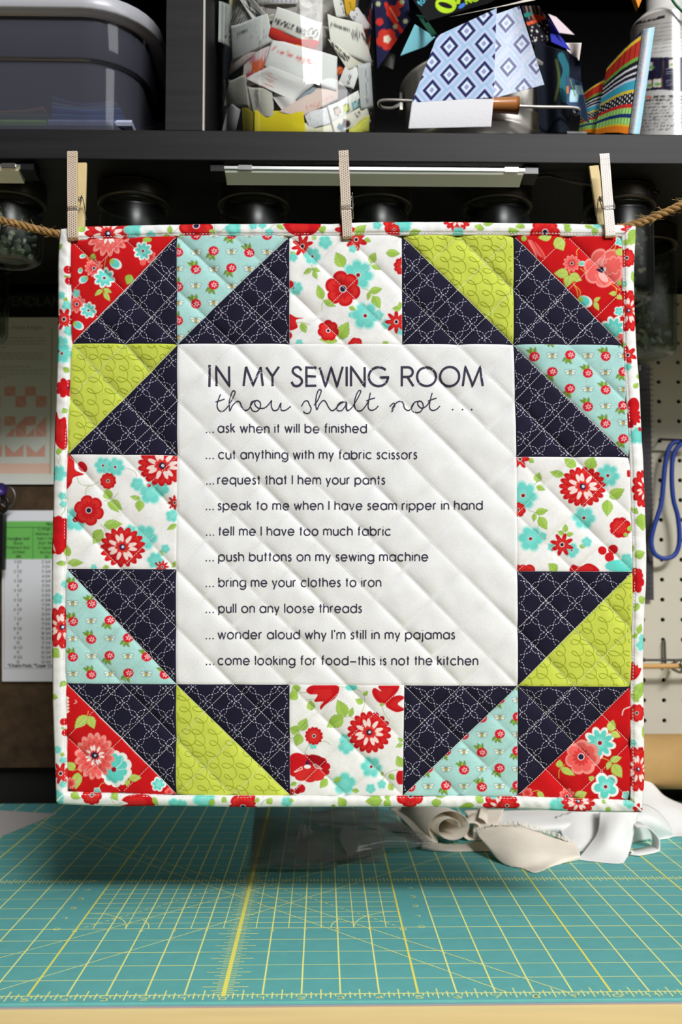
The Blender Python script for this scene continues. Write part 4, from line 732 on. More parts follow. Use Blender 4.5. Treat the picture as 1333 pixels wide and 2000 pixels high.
# dowel and hooks
ZN = bpy.data.materials['zinc']; DOW = mat('birch_dowel', (206, 160, 98), rough=.55, noise=(30, .92, 1.06), stretch=(.2, 3, 3))
d_ = empty('dowel_rack', M_(P1(1300, 1310, 48)), 'thin birch dowel rack held by zinc hooks on the lower pegboard', 'rack')
a, b = P1(1180, 1302, 47.6), P1(1420, 1300, 47.6); MB().tube([a, b], .125, 12).build('dowel', DOW, d_, True)
MB().tube([P1(1180, 1289, 48.5), P1(1420, 1289, 48.5)], .06).build('rear_wire', bpy.data.materials['dark_wire'], d_)
for X in (17.016+0, 17.016-3, 17.016+3):
    z = 9.93-.0; z0 = P1(1296, 1252, 48.9)[2]; zd = a[2]
    MB().tube([(X, 49.1, z0), (X, 48.75, z0), (X, 48.7, zd-.1)], .07).tube(crv([(X+.35, 48.7, zd+.05), (X+.35, 47.6, zd+.32), (X+.35, 47.35, zd), (X+.35, 47.6, zd-.28), (X+.35, 48.7, zd-.2)], 6), .075).build('hook', ZN, d_, True)
# kraft paper roll on brackets
KR = mat('kraft_paper', (186, 148, 92), rough=.75, noise=(50, .94, 1.04))
c0 = P1(1300, 1487, 46.4); kr = empty('paper_roll', M_([12, 46.4, c0[2]-1.25]), 'thick roll of brown kraft paper mounted low before the pegboard', 'paper')
for nm, x0, x1, rr, m in (('paper', 7.5, 24, 1.27, KR), ('core', 7.2, 24.3, .5, mat('grey_card', (120, 108, 92), rough=.8))):
    MB().tube([(x0, 46.4, c0[2]), (x1, 46.4, c0[2])], rr, 40).build(nm, m, kr, True)
for x in (7.05, 24.25): MB().box((x, 46.0, c0[2]-.6), (x+.15, 49.2, c0[2]+.5)).build('bracket', bpy.data.materials['dark_wire'], kr)
# ================================================================== cork board, papers and the hanging tool at left
CORK = mat('dark_cork', (74, 56, 38), rough=.95, noise=(60, .6, 1.3), bump=(200, .5, .002))
a, b = P1(-260, 1500, 48.7), P1(330, 600, 48.7)
cb = tag(MB().box((a[0], 48.7, a[2]), (b[0], 49.2, b[2])).build('cork_board', CORK), 'dark brown cork board on the wall, left of the quilt', 'board')
PAPM = mat('paper_print', vcol=True, rough=.85, spec=.2)
def sheet_px(name, x0, y0, x1, y1, Y, step, c, m, thick=.02, label=None, cat=None, group=None):
    nx, ny = int((x1-x0)/step)+1, int((y1-y0)/step)+1; gx, gy = np.meshgrid(np.linspace(x0, x1, nx), np.linspace(y0, y1, ny), indexing='ij'); p = np.stack([gx.ravel(), gy.ravel()], 1)
    P = at(p, Y); col_ = c.sample(p); o = mk(name, M_(P), gridF(nx, ny)[:, ::-1], m, None, False, col_); solid(o, thick*IN, 0); return tag(o, label, cat, group)
c = Canvas(-92, 618, 240, 948, 2, (222, 222, 214)); G_ = (92, 92, 92); R = random.Random(4)
for t, y in (('Four Ways - Pinwheels & Florals', 643),):
    for q in text_strokes('Pinwheel Blocks - Friday 4 Patch', -92+40, y, 4.5): c.stroke(q, .9, G_)
for y, l in ((660, 86), (666, 90), (672, 88), (678, 10), (690, 84), (696, 90), (701, 88), (716, 60), (723, 92), (730, 84), (737, 12)):
    x = -60
    while x < l:
        w_ = R.uniform(4, 13); c.stroke([(x, y), (min(x+w_, l), y)], 1.6, G_, .6); x += w_+3
SAL = (226, 168, 150)
for bx in (-40, 10, 50):
    for by in (755, 813): 
        c.poly([(bx-1, by), (bx+20, by), (bx+20, by+18), (bx-1, by+18)], SAL); c.poly([(bx+20, by+18), (bx+41, by+18), (bx+41, by+40), (bx+20, by+40)], SAL); c.stroke([(bx, by), (bx+40, by+40)], 1, (240, 225, 215))
        if by > 800: c.poly([(bx+41, by), (bx+41, by+18), (bx+22, by+18)], SAL); c.poly([(bx, by+40), (bx+18, by+22), (bx+18, by+40)], SAL)
for bx in (-32, 10, 52): c.poly([(bx, 892), (bx, 868), (bx+18, 884), (bx+36, 868), (bx+36, 892)], SAL)
c.poly([(-60, 905), (98, 905), (98, 925), (-60, 925)], (236, 196, 178)); c.stroke([(102, 640), (98, 925)], 2, (170, 150, 90))
sheet_px('pattern_page', -92, 620, 240, 946, 48.55, 1.6, c, PAPM, label='white quilt pattern page with salmon block diagrams pinned to cork board', cat='paper')
c = Canvas(0, 994, 250, 1333, 2, (228, 228, 234)); BK = (40, 40, 44)
c.poly([(10, 1018), (250, 1018), (250, 1092), (10, 1092)], (112, 188, 92)); c.stroke([(10, 1030), (250, 1030)], .8, BK); c.stroke([(64, 1030), (64, 1092)], 1, (60, 110, 50)); c.stroke([(120, 1030), (120, 1092)], 1, (60, 110, 50))
def ctext(cv_, t, xc, y, xh, wd, col_, bold=1, w=None):
    q = text_strokes(t, 0, y, xh); m = max(a[:, 0].max() for a in q); k = 1 if w is None else w/m
    for a in q: cv_.stroke(np.stack([(a[:, 0]-m/2)*k+xc, a[:, 1]], 1), wd, col_)
for k, t in enumerate(('Hourglass Quilt', 'Block', 'Finished Size', '(inches)', '(A)')): ctext(c, t, 36, 1054.5+k*8.7, 3.6, .9 if k < 4 else 1.4, BK, w=None if k in (1, 3, 4) else 44)
for k, t in enumerate(('To Finish at', 'Minimum Size', 'Add 1 1/4 in', 'Start With', '2 Squares', '(inches)', '(B)')): ctext(c, t, 91, 1036+k*9.0, 3.6, .9, BK)
ctext(c, 'Hourglass', 108, 1026, 4, 1.2, BK)
fr = ['1 1/2', '2', '2 1/2', '3', '3 1/2', '4', '4 1/2', '5', '5 1/2', '6', '6 1/2', '7', '7 1/2', '8', '8 1/2', '9', '9 1/2', '10', '10 1/2', '11', '11 1/2', '12']
fb = ['2 3/4', '3 1/4', '3 3/4', '4 1/4', '4 3/4', '5 1/4', '5 3/4', '6 1/4', '6 3/4', '7 1/4', '7 3/4', '8 1/4', '8 3/4', '9 1/4', '9 3/4', '10 1/4', '10 3/4', '11 1/4', '11 3/4', '12 1/4', '12 3/4', '13 1/4']
for k in range(22): ctext(c, fr[k], 35, 1100+k*9.3, 3.7, 1.0, BK); ctext(c, fb[k], 90, 1100+k*9.3, 3.7, 1.0, BK)
for q in text_strokes('*Charm Pack, **Layer Cake', 16, 1303, 4.2, 112, .3): c.stroke(q, 1.4, BK)
c.stroke([(8, 1018), (8, 1306), (250, 1306)], .9, (120, 120, 124))
sheet_px('size_chart', 4, 997, 248, 1331, 48.55, 1.5, c, PAPM, label='white printed chart with green header row pinned on cork board', cat='paper')
c = Canvas(-120, 560, 300, 625, 2, (24, 23, 23))
for q in text_strokes('VENDLAN', 6, 597, 12, 118, .3): c.stroke(q, 2.6, (78, 78, 74))
sheet_px('black_sign', -118, 572, 298, 622, 48.6, 2.0, c, PAPM, label='black card sign with grey capital letters above the pattern page', cat='sign')
tl = empty('hanging_tool', M_(P1(0, 1112, 48)), 'black handled tool with key ring and purple cap hanging at left edge', 'tool')
BLK = mat('black_plastic', (18, 18, 19), rough=.35)
a, b = P1(-12, 1114, 47.9), P1(12, 1003, 47.9); bevel(MB().box((a[0], 47.7, a[2]), (b[0], 48.1, b[2])).build('handle', BLK, tl), .002)
MB().tube(crv([P1(x, y, 47.9) for x, y in ((2, 1003), (12, 995), (16, 980), (8, 972), (0, 985))], 5), .09).build('strap', BLK, tl, True)
cx = P1(14, 970, 47.9); MB().tube([cx+np.array([.38*math.cos(t), 0, .5*math.sin(t)]) for t in np.linspace(0, 6.283, 25)[:-1]], .03, 6, closed=True).build('key_ring', ZN, tl, True)
MB().tube([P1(2, 955, 49), P1(2, 955, 47.7)], .3, 16).build('cap', mat('purple_plastic', (52, 34, 110), rough=.4), tl, True)
# ================================================================== shelf unit over the table
FY = 34.8; ZB = P1(666, 315, FY)[2]; ZS = P1(666, 257, FY)[2]
sh = empty('shelf_unit', M_([0, FY, -.13]), 'black-brown cube shelf unit above the table with jars hung underneath', 'shelf')
bevel(MB().box((-31, FY, ZB), (31, 48.9, ZS)).build('shelf_board', BLACK, sh), .0008)
a, b = P1(323, 150, FY)[0], P1(397, 150, FY)[0]
bevel(MB().box((a, FY+.02, ZS), (b, 48.6, ZS+13)).build('divider', BLACK, sh), .0006)
MB().box((b-.005, FY+.0, ZS), (b+.035, FY+.3, ZS+13)).build('edge_strip', mat('pale_edge_strip', (206, 200, 190), rough=.5), sh)  # thin pale strip for the bright line down the divider's right edge
MB().box((-31, FY, ZS+13), (31, 48.9, ZS+14.1)).build('top_board', BLACK, sh)
for x in (-32.4, 31): MB().box((x, FY, -.12), (x+1.4, 48.9, ZS+14.1)).build('side_panel', BLACK, sh)
MB().box((-31, 48.6, ZB-.1), (31, 48.9, ZS+13)).build('back_panel', mat('black_hardboard', (20, 19, 19), rough=.8), sh)
# ---- aluminium strip lights under the shelf
ALU = mat('brushed_aluminium', (214, 214, 210), rough=.32, metal=1, bump=(400, .1, .0003), stretch=(.02, 1, 1)); DIFF = mat('frosted_strip_cover', (252, 250, 240), rough=.4, spec=.6)
def light_bar(x0, x1, lb):
    X0_, X1_ = P1(x0, 330, 35.3)[0], P1(x1, 330, 35.3)[0]; t = empty('strip_light', M_([(X0_+X1_)/2, 35.5, ZB-.35]), lb, 'light', 'strip lights under the shelf')
    def prism(pf, xa, xb): n = len(pf); V = [(xa, y, z) for y, z in pf]+[(xb, y, z) for y, z in pf]; m = MB(); m.add(V, [(j, (j+1) % n, n+(j+1) % n, n+j) for j in range(n)], [(0, j, j+1) for j in range(1, n-1)]+[(n, n+j+1, n+j) for j in range(1, n-1)]); return m
    z = ZB-.02
    prism([(34.95, z-.12), (34.93, z-.23), (35.0, z-.30), (35.8, z-.34), (35.8, z), (35.15, z), (35.15, z-.12)], X0_, X1_).build('housing', ALU, t)
    c = [(34.98, z-.29)]+[q for k in range(6) for q in ((35.02+k*.12, z-.335-k*.03), (35.05+k*.12, z-.315-k*.03))]+[(35.72, z-.50), (35.78, z-.30)]
    prism(c, X0_+.03, X1_-.05).build('cover', DIFF, t)
    for xa, xb in ((X0_-.5, X0_), (X1_, X1_+.5)): prism([(35.0, z), (34.98, z-.3), (35.7, z-.42), (35.8, z)], xa, xb).build('end_cap', BLK, t)
    for k in (.07, .955): xa = X0_+(X1_-X0_)*k; MB().box((xa-.25, 34.9, z-.27), (xa+.25, 34.97, z-.1)).build('clip', ZN, t)
    return t, X1_
t, xe = light_bar(440, 1022, 'long frosted strip light with aluminium housing under the shelf, behind the middle clothespin')
MB().tube(crv([(xe+.45, 35.7, ZB-.15), (xe+1.0, 35.6, ZB-.12), (xe+1.8, 35.7, ZB-.28), (xe+2.8, 36.0, ZB-.3), (xe+4.2, 36.5, ZB-.15), (xe+5.5, 36.6, ZB-.3)], 8), .06, 8).build('cable', BLK, t, True)
MB().box((xe+4.2, 36.2, ZB-.6), (xe+5.0, 36.8, ZB-.25)).build('plug', BLK, t)
light_bar(-420, 44, 'strip light end under the shelf at the left edge of the frame')
# ---- mason jars screwed under the shelf
GLASS = clear_mat('jar_glass', (222, 228, 222), .02, .3, (60, 66, 60), 1.3); LIDM = mat('dark_bronze_lid', (84, 78, 70), rough=.42, metal=.7)
BITC = clear_mat('clear_bits', (206, 208, 202), .35, .1, (170, 170, 164), 1.3)
def jar(px, Y, h, label, bits, seed, rr=1.26):
    x = P1(px, 400, Y)[0]; z = ZB; t = empty('hanging_jar', M_([x, Y, z-h]), label, 'jar', 'glass jars hung under the shelf')
    m = MB(); pf = [(0, z-.02), (1.3, z-.02), (1.37, z-.06)]
    for k in range(6): pf += [(1.38, z-.1-k*.085), (1.34, z-.14-k*.085)]
    pf += [(1.385, z-.62), (1.39, z-.68), (1.33, z-.7), (1.22, z-.7)]; m.lathe(pf, (x, Y), 56); m.build('lid_band', LIDM, t, True)
    m = MB(); m.lathe([(1.16, z-.3), (1.18, z-.72), (1.30, z-.76), (1.31, z-.82), (1.2, z-.86), (rr-.05, z-1.0), (rr, z-1.15), (rr, z-h+.35), (rr-.06, z-h+.12), (rr-.22, z-h+.01), (.7, z-h), (.66, z-h+.08), (0, z-h+.1)], (x, Y), 56); m.build('glass_body', GLASS, t, True)
    m = MB(); m.lathe([(0, z-h+.22), (rr-.3, z-h+.22), (rr-.14, z-h+.4), (rr-.1, z-1.2), (rr-.25, z-.9)], (x, Y), 40)
    m.build('inner_wall', GLASS, t, True)
    R = random.Random(seed); by = {}
    for k in range(bits[1]):
        a = R.uniform(0, 6.28); r = (rr-.32)*math.sqrt(R.random()); zz = z-h+.35+R.random()*(h-1.3)*bits[2]; s = R.uniform(.1, .22); kind = R.choice(bits[0])
        mm = by.setdefault(kind, MB()); ax = np.array([R.gauss(0, 1), R.gauss(0, 1), R.gauss(0, 1)]); ax /= np.linalg.norm(ax); c = np.array([x+r*math.cos(a), Y+r*math.sin(a), zz]); mm.tube([c-ax*s*.35, c+ax*s*.35], s*.8, 7)
    for kd, mm in by.items(): o = mm.build('contents', kd, t, False); o['kind'] = 'stuff'
    return t
BRN = mat('taupe_scraps', (120, 104, 92), rough=.8); GRNJ = mat('green_scraps', (26, 92, 66), rough=.7); WHJ = mat('white_buttons', (196, 198, 188), rough=.4)
jar(19, 37.4, 2.9, 'small hanging jar full of clear and white bits at the left edge behind the twine', ([BITC, BITC, WHJ], 110, .95), 1)
jar(261, 37.4, 2.6, 'empty hanging jar just right of the left clothespin', ([BITC], 14, .3), 2)
jar(496, 37.4, 2.6, 'hanging jar between the left and middle clothespins, under the strip light start', ([BITC], 14, .3), 3)
jar(735, 37.4, 2.6, 'hanging jar just right of the middle clothespin', ([BITC], 14, .3), 4)
jar(970, 37.4, 2.6, 'hanging jar under the right end of the strip light', ([BITC], 14, .3), 5)
jar(1211, 37.4, 4.35, 'taller hanging jar directly behind the right clothespin', ([BITC, BRN], 70, .8), 6)
jar(1258, 41.6, 5.45, 'tall hanging jar of taupe scraps at right, in the rear row', ([BITC, BRN, BITC], 190, .9), 7, 1.3)
jar(-38, 44.5, 4.15, 'hanging jar with green contents in the rear row at the left edge', ([GRNJ, GRNJ, BITC], 120, .95), 8, 1.3)
# ================================================================== twine
TWM = mat('jute', (160, 124, 76), rough=.95, noise=(300, .7, 1.25)); TWF = mat('jute_fibre', (190, 156, 104), rough=.9)
path = [(-20, 35.3, ZB-.16)]+[tuple((surf(np.array([p]), [h])[0]-np.array([0, 0, ZT]))/IN) for p, h in (((0, 424), -7), ((60, 440), -7), ((118, 454), -8), ((250, 457), -8), ((450, 458), -8), ((680, 457), -8), ((900, 456), -8), ((1100, 452), -8), ((1235, 438), -8), ((1290, 414), -7), ((1335, 395), -7), ((1440, 340), -7))]+[(20, 35.3, ZB-.16)]
path = np.array(path); d = np.linalg.norm(np.diff(path, axis=0), axis=1); s = np.concatenate([[0], np.cumsum(d)]); cp = np.stack([np.interp(np.arange(0, s[-1], .1), s, path[:, q]) for q in range(3)], 1); cp[8:-8] = np.stack([np.convolve(cp[:, q], np.ones(17)/17, 'valid') for q in range(3)], 1); d = np.linalg.norm(np.diff(cp, axis=0), axis=1); s = np.concatenate([[0], np.cumsum(d)]); ss = np.arange(0, s[-1], .045); C = np.stack([np.interp(ss, s, cp[:, q]) for q in range(3)], 1)
tw = empty('jute_twine', M_(C[len(C)//2]), 'twisted brown jute twine strung behind the top edge of the quilt', 'twine')
T = np.gradient(C, axis=0); T /= np.linalg.norm(T, axis=1)[:, None]; N1 = np.cross(T, [0, 0, 1]); N1 /= np.linalg.norm(N1, axis=1)[:, None]; N2 = np.cross(T, N1)
for k in range(3):
    a = ss*2*math.pi/.62+k*2*math.pi/3; Pk = C+.062*(np.cos(a)[:, None]*N1+np.sin(a)[:, None]*N2); MB().tube(Pk, .067+.006*np.sin(ss*9+k), 7).build('strand', TWM, tw, True)
m = MB(); R = np.random.RandomState(5)
for k in range(900):
    i = R.randint(150, len(C)-150); 
    if abs(C[i, 0]+0) > 14: continue
    a = R.uniform(0, 6.28); o_ = math.cos(a)*N1[i]+math.sin(a)*N2[i]; p = C[i]+o_*.115; l = R.uniform(.08, .3); dd = T[i]*R.choice([-1, 1])*R.uniform(.5, 1)+o_*R.uniform(.1, .8)+R.normal(0, .15, 3)
    m.tube([p, p+dd*l*.5, p+dd*l+np.array([0, 0, R.uniform(-.04, .04)])], .0045, 3, False)
m.build('fuzz', TWF, tw, False)['kind'] = 'stuff'
# ================================================================== clothespins
PINW = mat('birch_pin', (222, 198, 142), rough=.6, noise=(60, .93, 1.05)); WIRE = mat('spring_steel', (196, 196, 194), rough=.25, metal=1)
def pin(tx, ty, bx, by, wpx, label, base, dotc, skew=0):
    Pb = (surf(np.array([(bx, by)], float), [3.4])[0]-[0, 0, ZT])/IN; Pt = (surf(np.array([(tx, ty)], float), [3.4])[0]-[0, 0, ZT])/IN
    A = Pt-Pb; Lh = np.linalg.norm(A); A = A/Lh; Zc = QN+A*0; Zc = Zc-A*(Zc@A); Zc /= np.linalg.norm(Zc); Xc = np.cross(A, Zc); w_ = wpx/64.2/2
    X = lambda x, y, z: Pb+Xc*x+A*y+Zc*z
    t = empty('clothespin', M_(Pb), label, 'clothespin', 'three fabric-covered clothespins along the twine')
    def half(sgn, z0, z1, sx, tz):   # stations along the pin
        st = [(0, .07), (.04, .12), (.18, .14), (.3*Lh, .14), (.325*Lh, .095), (.345*Lh, .095), (.37*Lh, .14), (.6*Lh, .145), (Lh-.05, .12), (Lh, .10)]; V = []
        for y, th in st:
            b_ = z0+(z1-z0)*(y/Lh); xo = sx*(y/Lh)
            V += [X(xo-w_, y, b_), X(xo+w_, y, b_), X(xo+w_, y, b_+sgn*th), X(xo-w_, y, b_+sgn*th)]
        n = len(st); m = MB(); m.add(V, [(4*i+j, 4*i+(j+1) % 4, 4*i+4+(j+1) % 4, 4*i+4+j) for i in range(n-1) for j in range(4)]+[(3, 2, 1, 0), (4*n-4, 4*n-3, 4*n-2, 4*n-1)]); return m
    bevel(half(1, 0, .10, 0, 0).build('front_prong', PINW, t), .0004); bevel(half(-1, -.50, -.62, skew, 0).build('rear_prong', PINW, t), .0004)
    nx, ny = 26, 240; gx, gy = np.meshgrid(np.linspace(-w_, w_, nx), np.linspace(0.01, Lh-.005, ny), indexing='ij'); th = np.interp(gy, [0, .04, .18, .3*Lh, .325*Lh, .345*Lh, .37*Lh, .6*Lh, Lh-.05, Lh], [.07, .12, .14, .14, .095, .095, .14, .145, .12, .10])
    z = .10*gy/Lh+th+.004; cs = np.zeros(gx.shape+(3,)); cs[:] = lin(base); pp = .064; jj = np.floor(gx/pp); fx = gx/pp-jj-.5; fy = (gy/.072+.5*(jj % 2)) % 1-.5
    dd = np.hypot(fx*pp, fy*.072); k = np.clip((.019-dd)/.006+.5, 0, 1)[..., None]; cs = cs*(1-k)+lin(dotc)*k
    for g_ in (.93, .86): k = (np.abs(gy/Lh-g_) < .003)[..., None]; cs = np.where(k, cs*.7, cs)
    V = Pb+gx[..., None]*Xc+gy[..., None]*A+z[..., None]*Zc; mk('fabric_face', M_(V.reshape(-1, 3)), gridF(nx, ny), FABT, t, True, cs.reshape(-1, 3))
    g = .335*Lh; q = [X(-w_-.02, g+.5, -.12), X(-w_-.035, g+.05, .10), X(-w_*.9, g, .17), X(w_*.9, g, .17), X(w_+.05, g, .13), X(w_+.06, g+.2, .05), X(w_+.05, g+.6, -.15)]
    m = MB(); m.tube(crv(np.array(q), 6), .016, 8); m.tube([X(x_, g+.45+.07*math.sin(x_*110), -.2+.07*math.cos(x_*110)) for x_ in np.linspace(-w_-.02, w_+.05, 50)], .018, 6)
    q = [X(-w_-.02, g+.5, -.3), X(-w_-.035, g+.05, -.6), X(-w_*.9, g, -.66), X(w_*.9, g, -.66), X(w_+.05, g, -.6), X(w_+.05, g+.5, -.3)]; m.tube(crv(np.array(q), 6), .016, 8); m.build('spring', WIRE, t, True)
pin(147.5, 304, 147, 472, 19.5, 'leftmost clothespin, beige dotted fabric face, at the upper left corner of the quilt', (222, 204, 184), (120, 92, 70), .05)
pin(672, 303, 680, 470, 19.5, 'middle clothespin, beige dotted fabric face, crossing the strip light', (222, 208, 192), (120, 98, 80), -.03)
pin(1176, 309, 1189.5, 468, 19, 'right clothespin, near white dotted face, bare wooden back showing on its left side', (252, 248, 244), (214, 200, 188), -.13)  # near-white face and dots put the strong light into the cloth colour
# ================================================================== on the shelf, left: smoky bin with folded fabric
BINM = clear_mat('smoky_plastic', (186, 188, 204), .3, .07, (124, 126, 140), 1.6); LIPM = mat('frosted_lip_plastic', (206, 206, 212), rough=.3, spec=.6, trans=.25)
XR = P1(291, 200, 38.6)[0]; XL = XR-15.5
def rrect(x0, x1, y0, y1, r, n=9):
    P = []
    for cx, cy, a0 in ((x1-r, y0+r, -90), (x1-r, y1-r, 0), (x0+r, y1-r, 90), (x0+r, y0+r, 180)): P += [(cx+r*math.cos(math.radians(a0+90*k/n)), cy+r*math.sin(math.radians(a0+90*k/n))) for k in range(n+1)]
    return P
def loft(secs, m=None):
    m = m or MB(); V = []; n = None
    for off, z in secs: P = rrect(XL-off, XR+off, 35.75-off, 45.5+off, 2.1+off*.8); n = len(P); V += [(x, y, z) for x, y in P]
    return m.add(V, gridF(len(secs), n, 0, True))
bn = empty('storage_bin', M_([XR-5, 40, ZS]), 'smoky translucent plastic bin with frosted lip at left end of the shelf', 'bin')
m = loft([(-.3, ZS+.02), (-.12, ZS+.1), (-.02, ZS+.35), (0, ZS+2.9), (.03, ZS+3.02), (.16, ZS+3.06), (.2, ZS+3.12), (.2, ZS+4.95)]); P = rrect(XL+.3, XR-.3, 36.05, 45.2, 1.8); m.add([(x, y, ZS+.03) for x, y in P], T=[(0, j, j+1) for j in range(1, len(P)-1)]); m.build('body', BINM, bn, True)
m = loft([(.2, ZS+4.62), (.32, ZS+4.66), (.62, ZS+4.7), (.66, ZS+4.76), (.66, ZS+5.2), (.6, ZS+5.28), (.2, ZS+5.3)]); m.build('lip', LIPM, bn, True)
a = P1(285, 60, 37.9); MB().box((a[0]-.04, 37.6, a[2]-.9), (a[0]+.04, 37.75, a[2]+.5)).build('handle_tab', LIPM, bn)
def folded(x0, x1, y, pts, colr, lb, dep=1.8, th=.1, grp='folded fabrics in the smoky bin'):   # slab of cloth seen through the wall; pts = z offsets along x
    n = 24; xs = np.linspace(x0, x1, n); zs = np.interp(xs, np.linspace(x0, x1, len(pts)), pts); V = []
    for x, z in zip(xs, zs): V += [(x, y, z), (x, y-.06, z+th/2), (x, y, z+th), (x, y+dep, z+th), (x, y+dep, z)]
    m = MB(); m.add(V, [(5*i+j, 5*i+5+j, 5*i+5+(j+1) % 5, 5*i+(j+1) % 5) for i in range(n-1) for j in range(5)], [(0, 1, 2), (0, 2, 3), (0, 3, 4), (5*n-5, 5*n-3, 5*n-4), (5*n-5, 5*n-2, 5*n-3), (5*n-5, 5*n-1, 5*n-2)])
    o = m.build('folded_fabric', mat('cloth_'+'%d_%d_%d' % colr, colr, rough=.9, noise=(60, .8, 1.2)), None, False); return tag(o, lb, 'fabric', grp)
zb = lambda py, Y: P1(150, py, Y)[2]; xx_ = lambda px, Y: P1(px, 200, Y)[0]
Yb = 36.6
for k, (x0, x1, pys, c_, lb) in enumerate([(101, 240, (228, 229, 230, 229, 229), (70, 150, 214), 'lowest bright blue folded fabric of the stack in the smoky bin'), (103, 238, (219, 222, 222, 223, 221), (40, 96, 170), 'deep blue folded fabric second from the bottom of the stack in the bin'), (101, 235, (212, 215, 218, 216, 214), (150, 190, 222), 'pale blue patterned fabric in the middle of the stack in the bin'), (100, 228, (204, 209, 213, 209, 203), (150, 158, 168), 'grey dotted folded fabric near the top of the stack in the bin'), (101, 224, (192, 201, 206, 203, 197), (128, 116, 170), 'violet fabric on top of the stack in the bin')]):
    folded(xx_(x0, Yb), xx_(x1, Yb), Yb+k*.02, [zb(q, Yb) for q in pys], c_, lb)
folded(xx_(-40, Yb), xx_(88, Yb), Yb, [zb(229, Yb)]*5, (96, 128, 52), 'olive green folded fabric at the far left in the bin')
folded(xx_(-30, Yb), xx_(85, Yb), Yb, [zb(224, Yb), zb(223, Yb), zb(221, Yb), zb(214, Yb)], (206, 132, 72), 'orange checked fabric on the olive one at the far left in the bin')
folded(xx_(-60, Yb), xx_(96, Yb), 36.25, [zb(246, 36.25)]*4, (150, 190, 70), 'lime folded fabric lying flat at the bottom left of the bin', 2, .22)
folded(xx_(99, Yb), xx_(262, Yb), 36.25, [zb(245, 36.25)]*4, (176, 182, 204), 'pale lavender fabric lying flat under the blue stack in the bin', 2, .22)
# ================================================================== big glass jar of selvages
JX, JY, JR = P1(585, 150, 38.95)[0], 38.95, 3.12
gj = empty('glass_canister', M_([JX, JY, ZS]), 'large clear glass jar stuffed with white printed fabric selvages on the shelf', 'jar')
CGL = clear_mat('canister_glass', (246, 248, 246), .01, .01, (200, 205, 200), 1.95)
m = MB(); m.lathe([(0, ZS+.02), (JR-.35, ZS+.02), (JR-.08, ZS+.2), (JR, ZS+.55), (JR, ZS+7.6), (JR-.3, ZS+8.2), (JR-.5, ZS+8.7), (JR-.45, ZS+8.9)], (JX, JY), 96); m.build('glass_body', CGL, gj, True)
m = MB(); m.lathe([(JR-.45, ZS+8.9), (JR-.35, ZS+8.95), (JR-.3, ZS+9.4), (0, ZS+9.5)], (JX, JY), 64); m.build('lid', ZN, gj, True)
m = MB(); a = np.arange(64)*2*math.pi/64; R = np.random.RandomState(8); V = []
for z in np.linspace(ZS+.3, ZS+7.4, 26):
    r = 2.3+.25*np.sin(5*a+z*3)+.2*np.sin(9*a-z*5)+.1*np.sin(17*a+z*11); V += [(JX+q*math.cos(t), JY+q*math.sin(t), z) for q, t in zip(r, a)]
m.add(V, gridF(26, 64, 0, True)); o = m.build('packed_scraps', mat('mixed_scraps', (196, 190, 182), rough=.9, noise=(70, .3, 1.2)), None, True); tag(o, 'tightly packed mass of fabric scraps filling the middle of the big glass jar', 'fabric', kind='stuff')
Z2 = lambda pts, ox=400, oy=0, k=3.703: np.array(pts, float)/k+np.array([ox, oy])
def piece(q, r, base, lb, art=None, curl=.1, ripple=0, n=40, mm=12, cat='fabric', grp='selvage strips in the glass jar', name='fabric_strip', cyl_=None, win=(400, 0, 3.703), mt=None, Yf=None, thick=.012):
    """a strip of cloth: four pixel corners (TL TR BR BL in the window) laid on a cylinder (or depth function)"""
    T_, R_, B_, L_ = np.array(q, float)/win[2]+np.array(win[:2]); a, b = np.meshgrid(np.linspace(0, 1, n), np.linspace(0, 1, mm), indexing='ij'); a = a.ravel()[:, None]; b = b.ravel()[:, None]
    p = (T_*(1-a)+R_*a)*(1-b)+(L_*(1-a)+B_*a)*b; w_ = R_-T_; h_ = L_-T_
    if cyl_ is None and Yf is None: cc0 = (T_+R_+B_+L_)/4; p = cc0+(p-cc0)*(1.13 if q[0][0] not in (270, 890) else 1.02)
    p = p+h_/(np.linalg.norm(h_)+1e-9)*ripple*np.sin(a*math.pi*1.6+.4)
    x0, y0 = p.min(0)-3; x1, y1 = p.max(0)+3; c = Canvas(int(x0), int(y0), int(x1)+2, int(y1)+2, 2, base); c.T = win
    if art: art(c)
    bb = (b.ravel()-.5)*2; rr = r+curl*(np.abs(bb)**2-1)*-1*.9+.04*np.sin(a.ravel()*5+q[0][0])
    if Yf is not None: P = at(p, Yf(p, a.ravel(), b.ravel()))
    else: cx_, cy_ = cyl_ or (JX, JY); P = cyl(p, cx_, cy_, np.minimum(rr, 3.06) if cyl_ is None else rr)
    o = mk(name, M_(P), gridF(n, mm)[:, ::-1], mt or FABT, None, True, c.sample(p)); solid(o, thick*IN, 0); return tag(o, lb, cat, grp)
def tx(c, t, x, y, xh, x1, wd, colr, ang):
    for q in text_strokes(t, x, y, xh, x1, .3, ang): c.stroke(q, wd, colr)
K_ = (44, 42, 46); RO = (226, 96, 78)
def a_dash(c):
    for i in range(-6, 22):
        for j in range(-8, 14):
            x, y = 100+i*24+j*7, 150+j*22-i*10; c.stroke([(x+6, y-9), (x-4, y+8)], 7, K_)
def a_arst(c): tx(c, 'ARSTELLA', 408, 112, 24, 408+190, 8, K_, -2.31)
def a_tick(c):
    for k in range(22): c.stroke([(440+k*10, 14), (440+k*10, 2 if k % 5 else -8)], 3, (110, 90, 170))
def a_loop(c): tx(c, 'R', 425, 75, 26, 448, 9, (120, 112, 116), .2)
def a_meas(c):
    for k in range(10): c.stroke([(425+k*12, 120), (425+k*12, 132 if k % 3 else 142)], 4, K_)
    c.ell(490, 166, 30, 14, K_, .2)
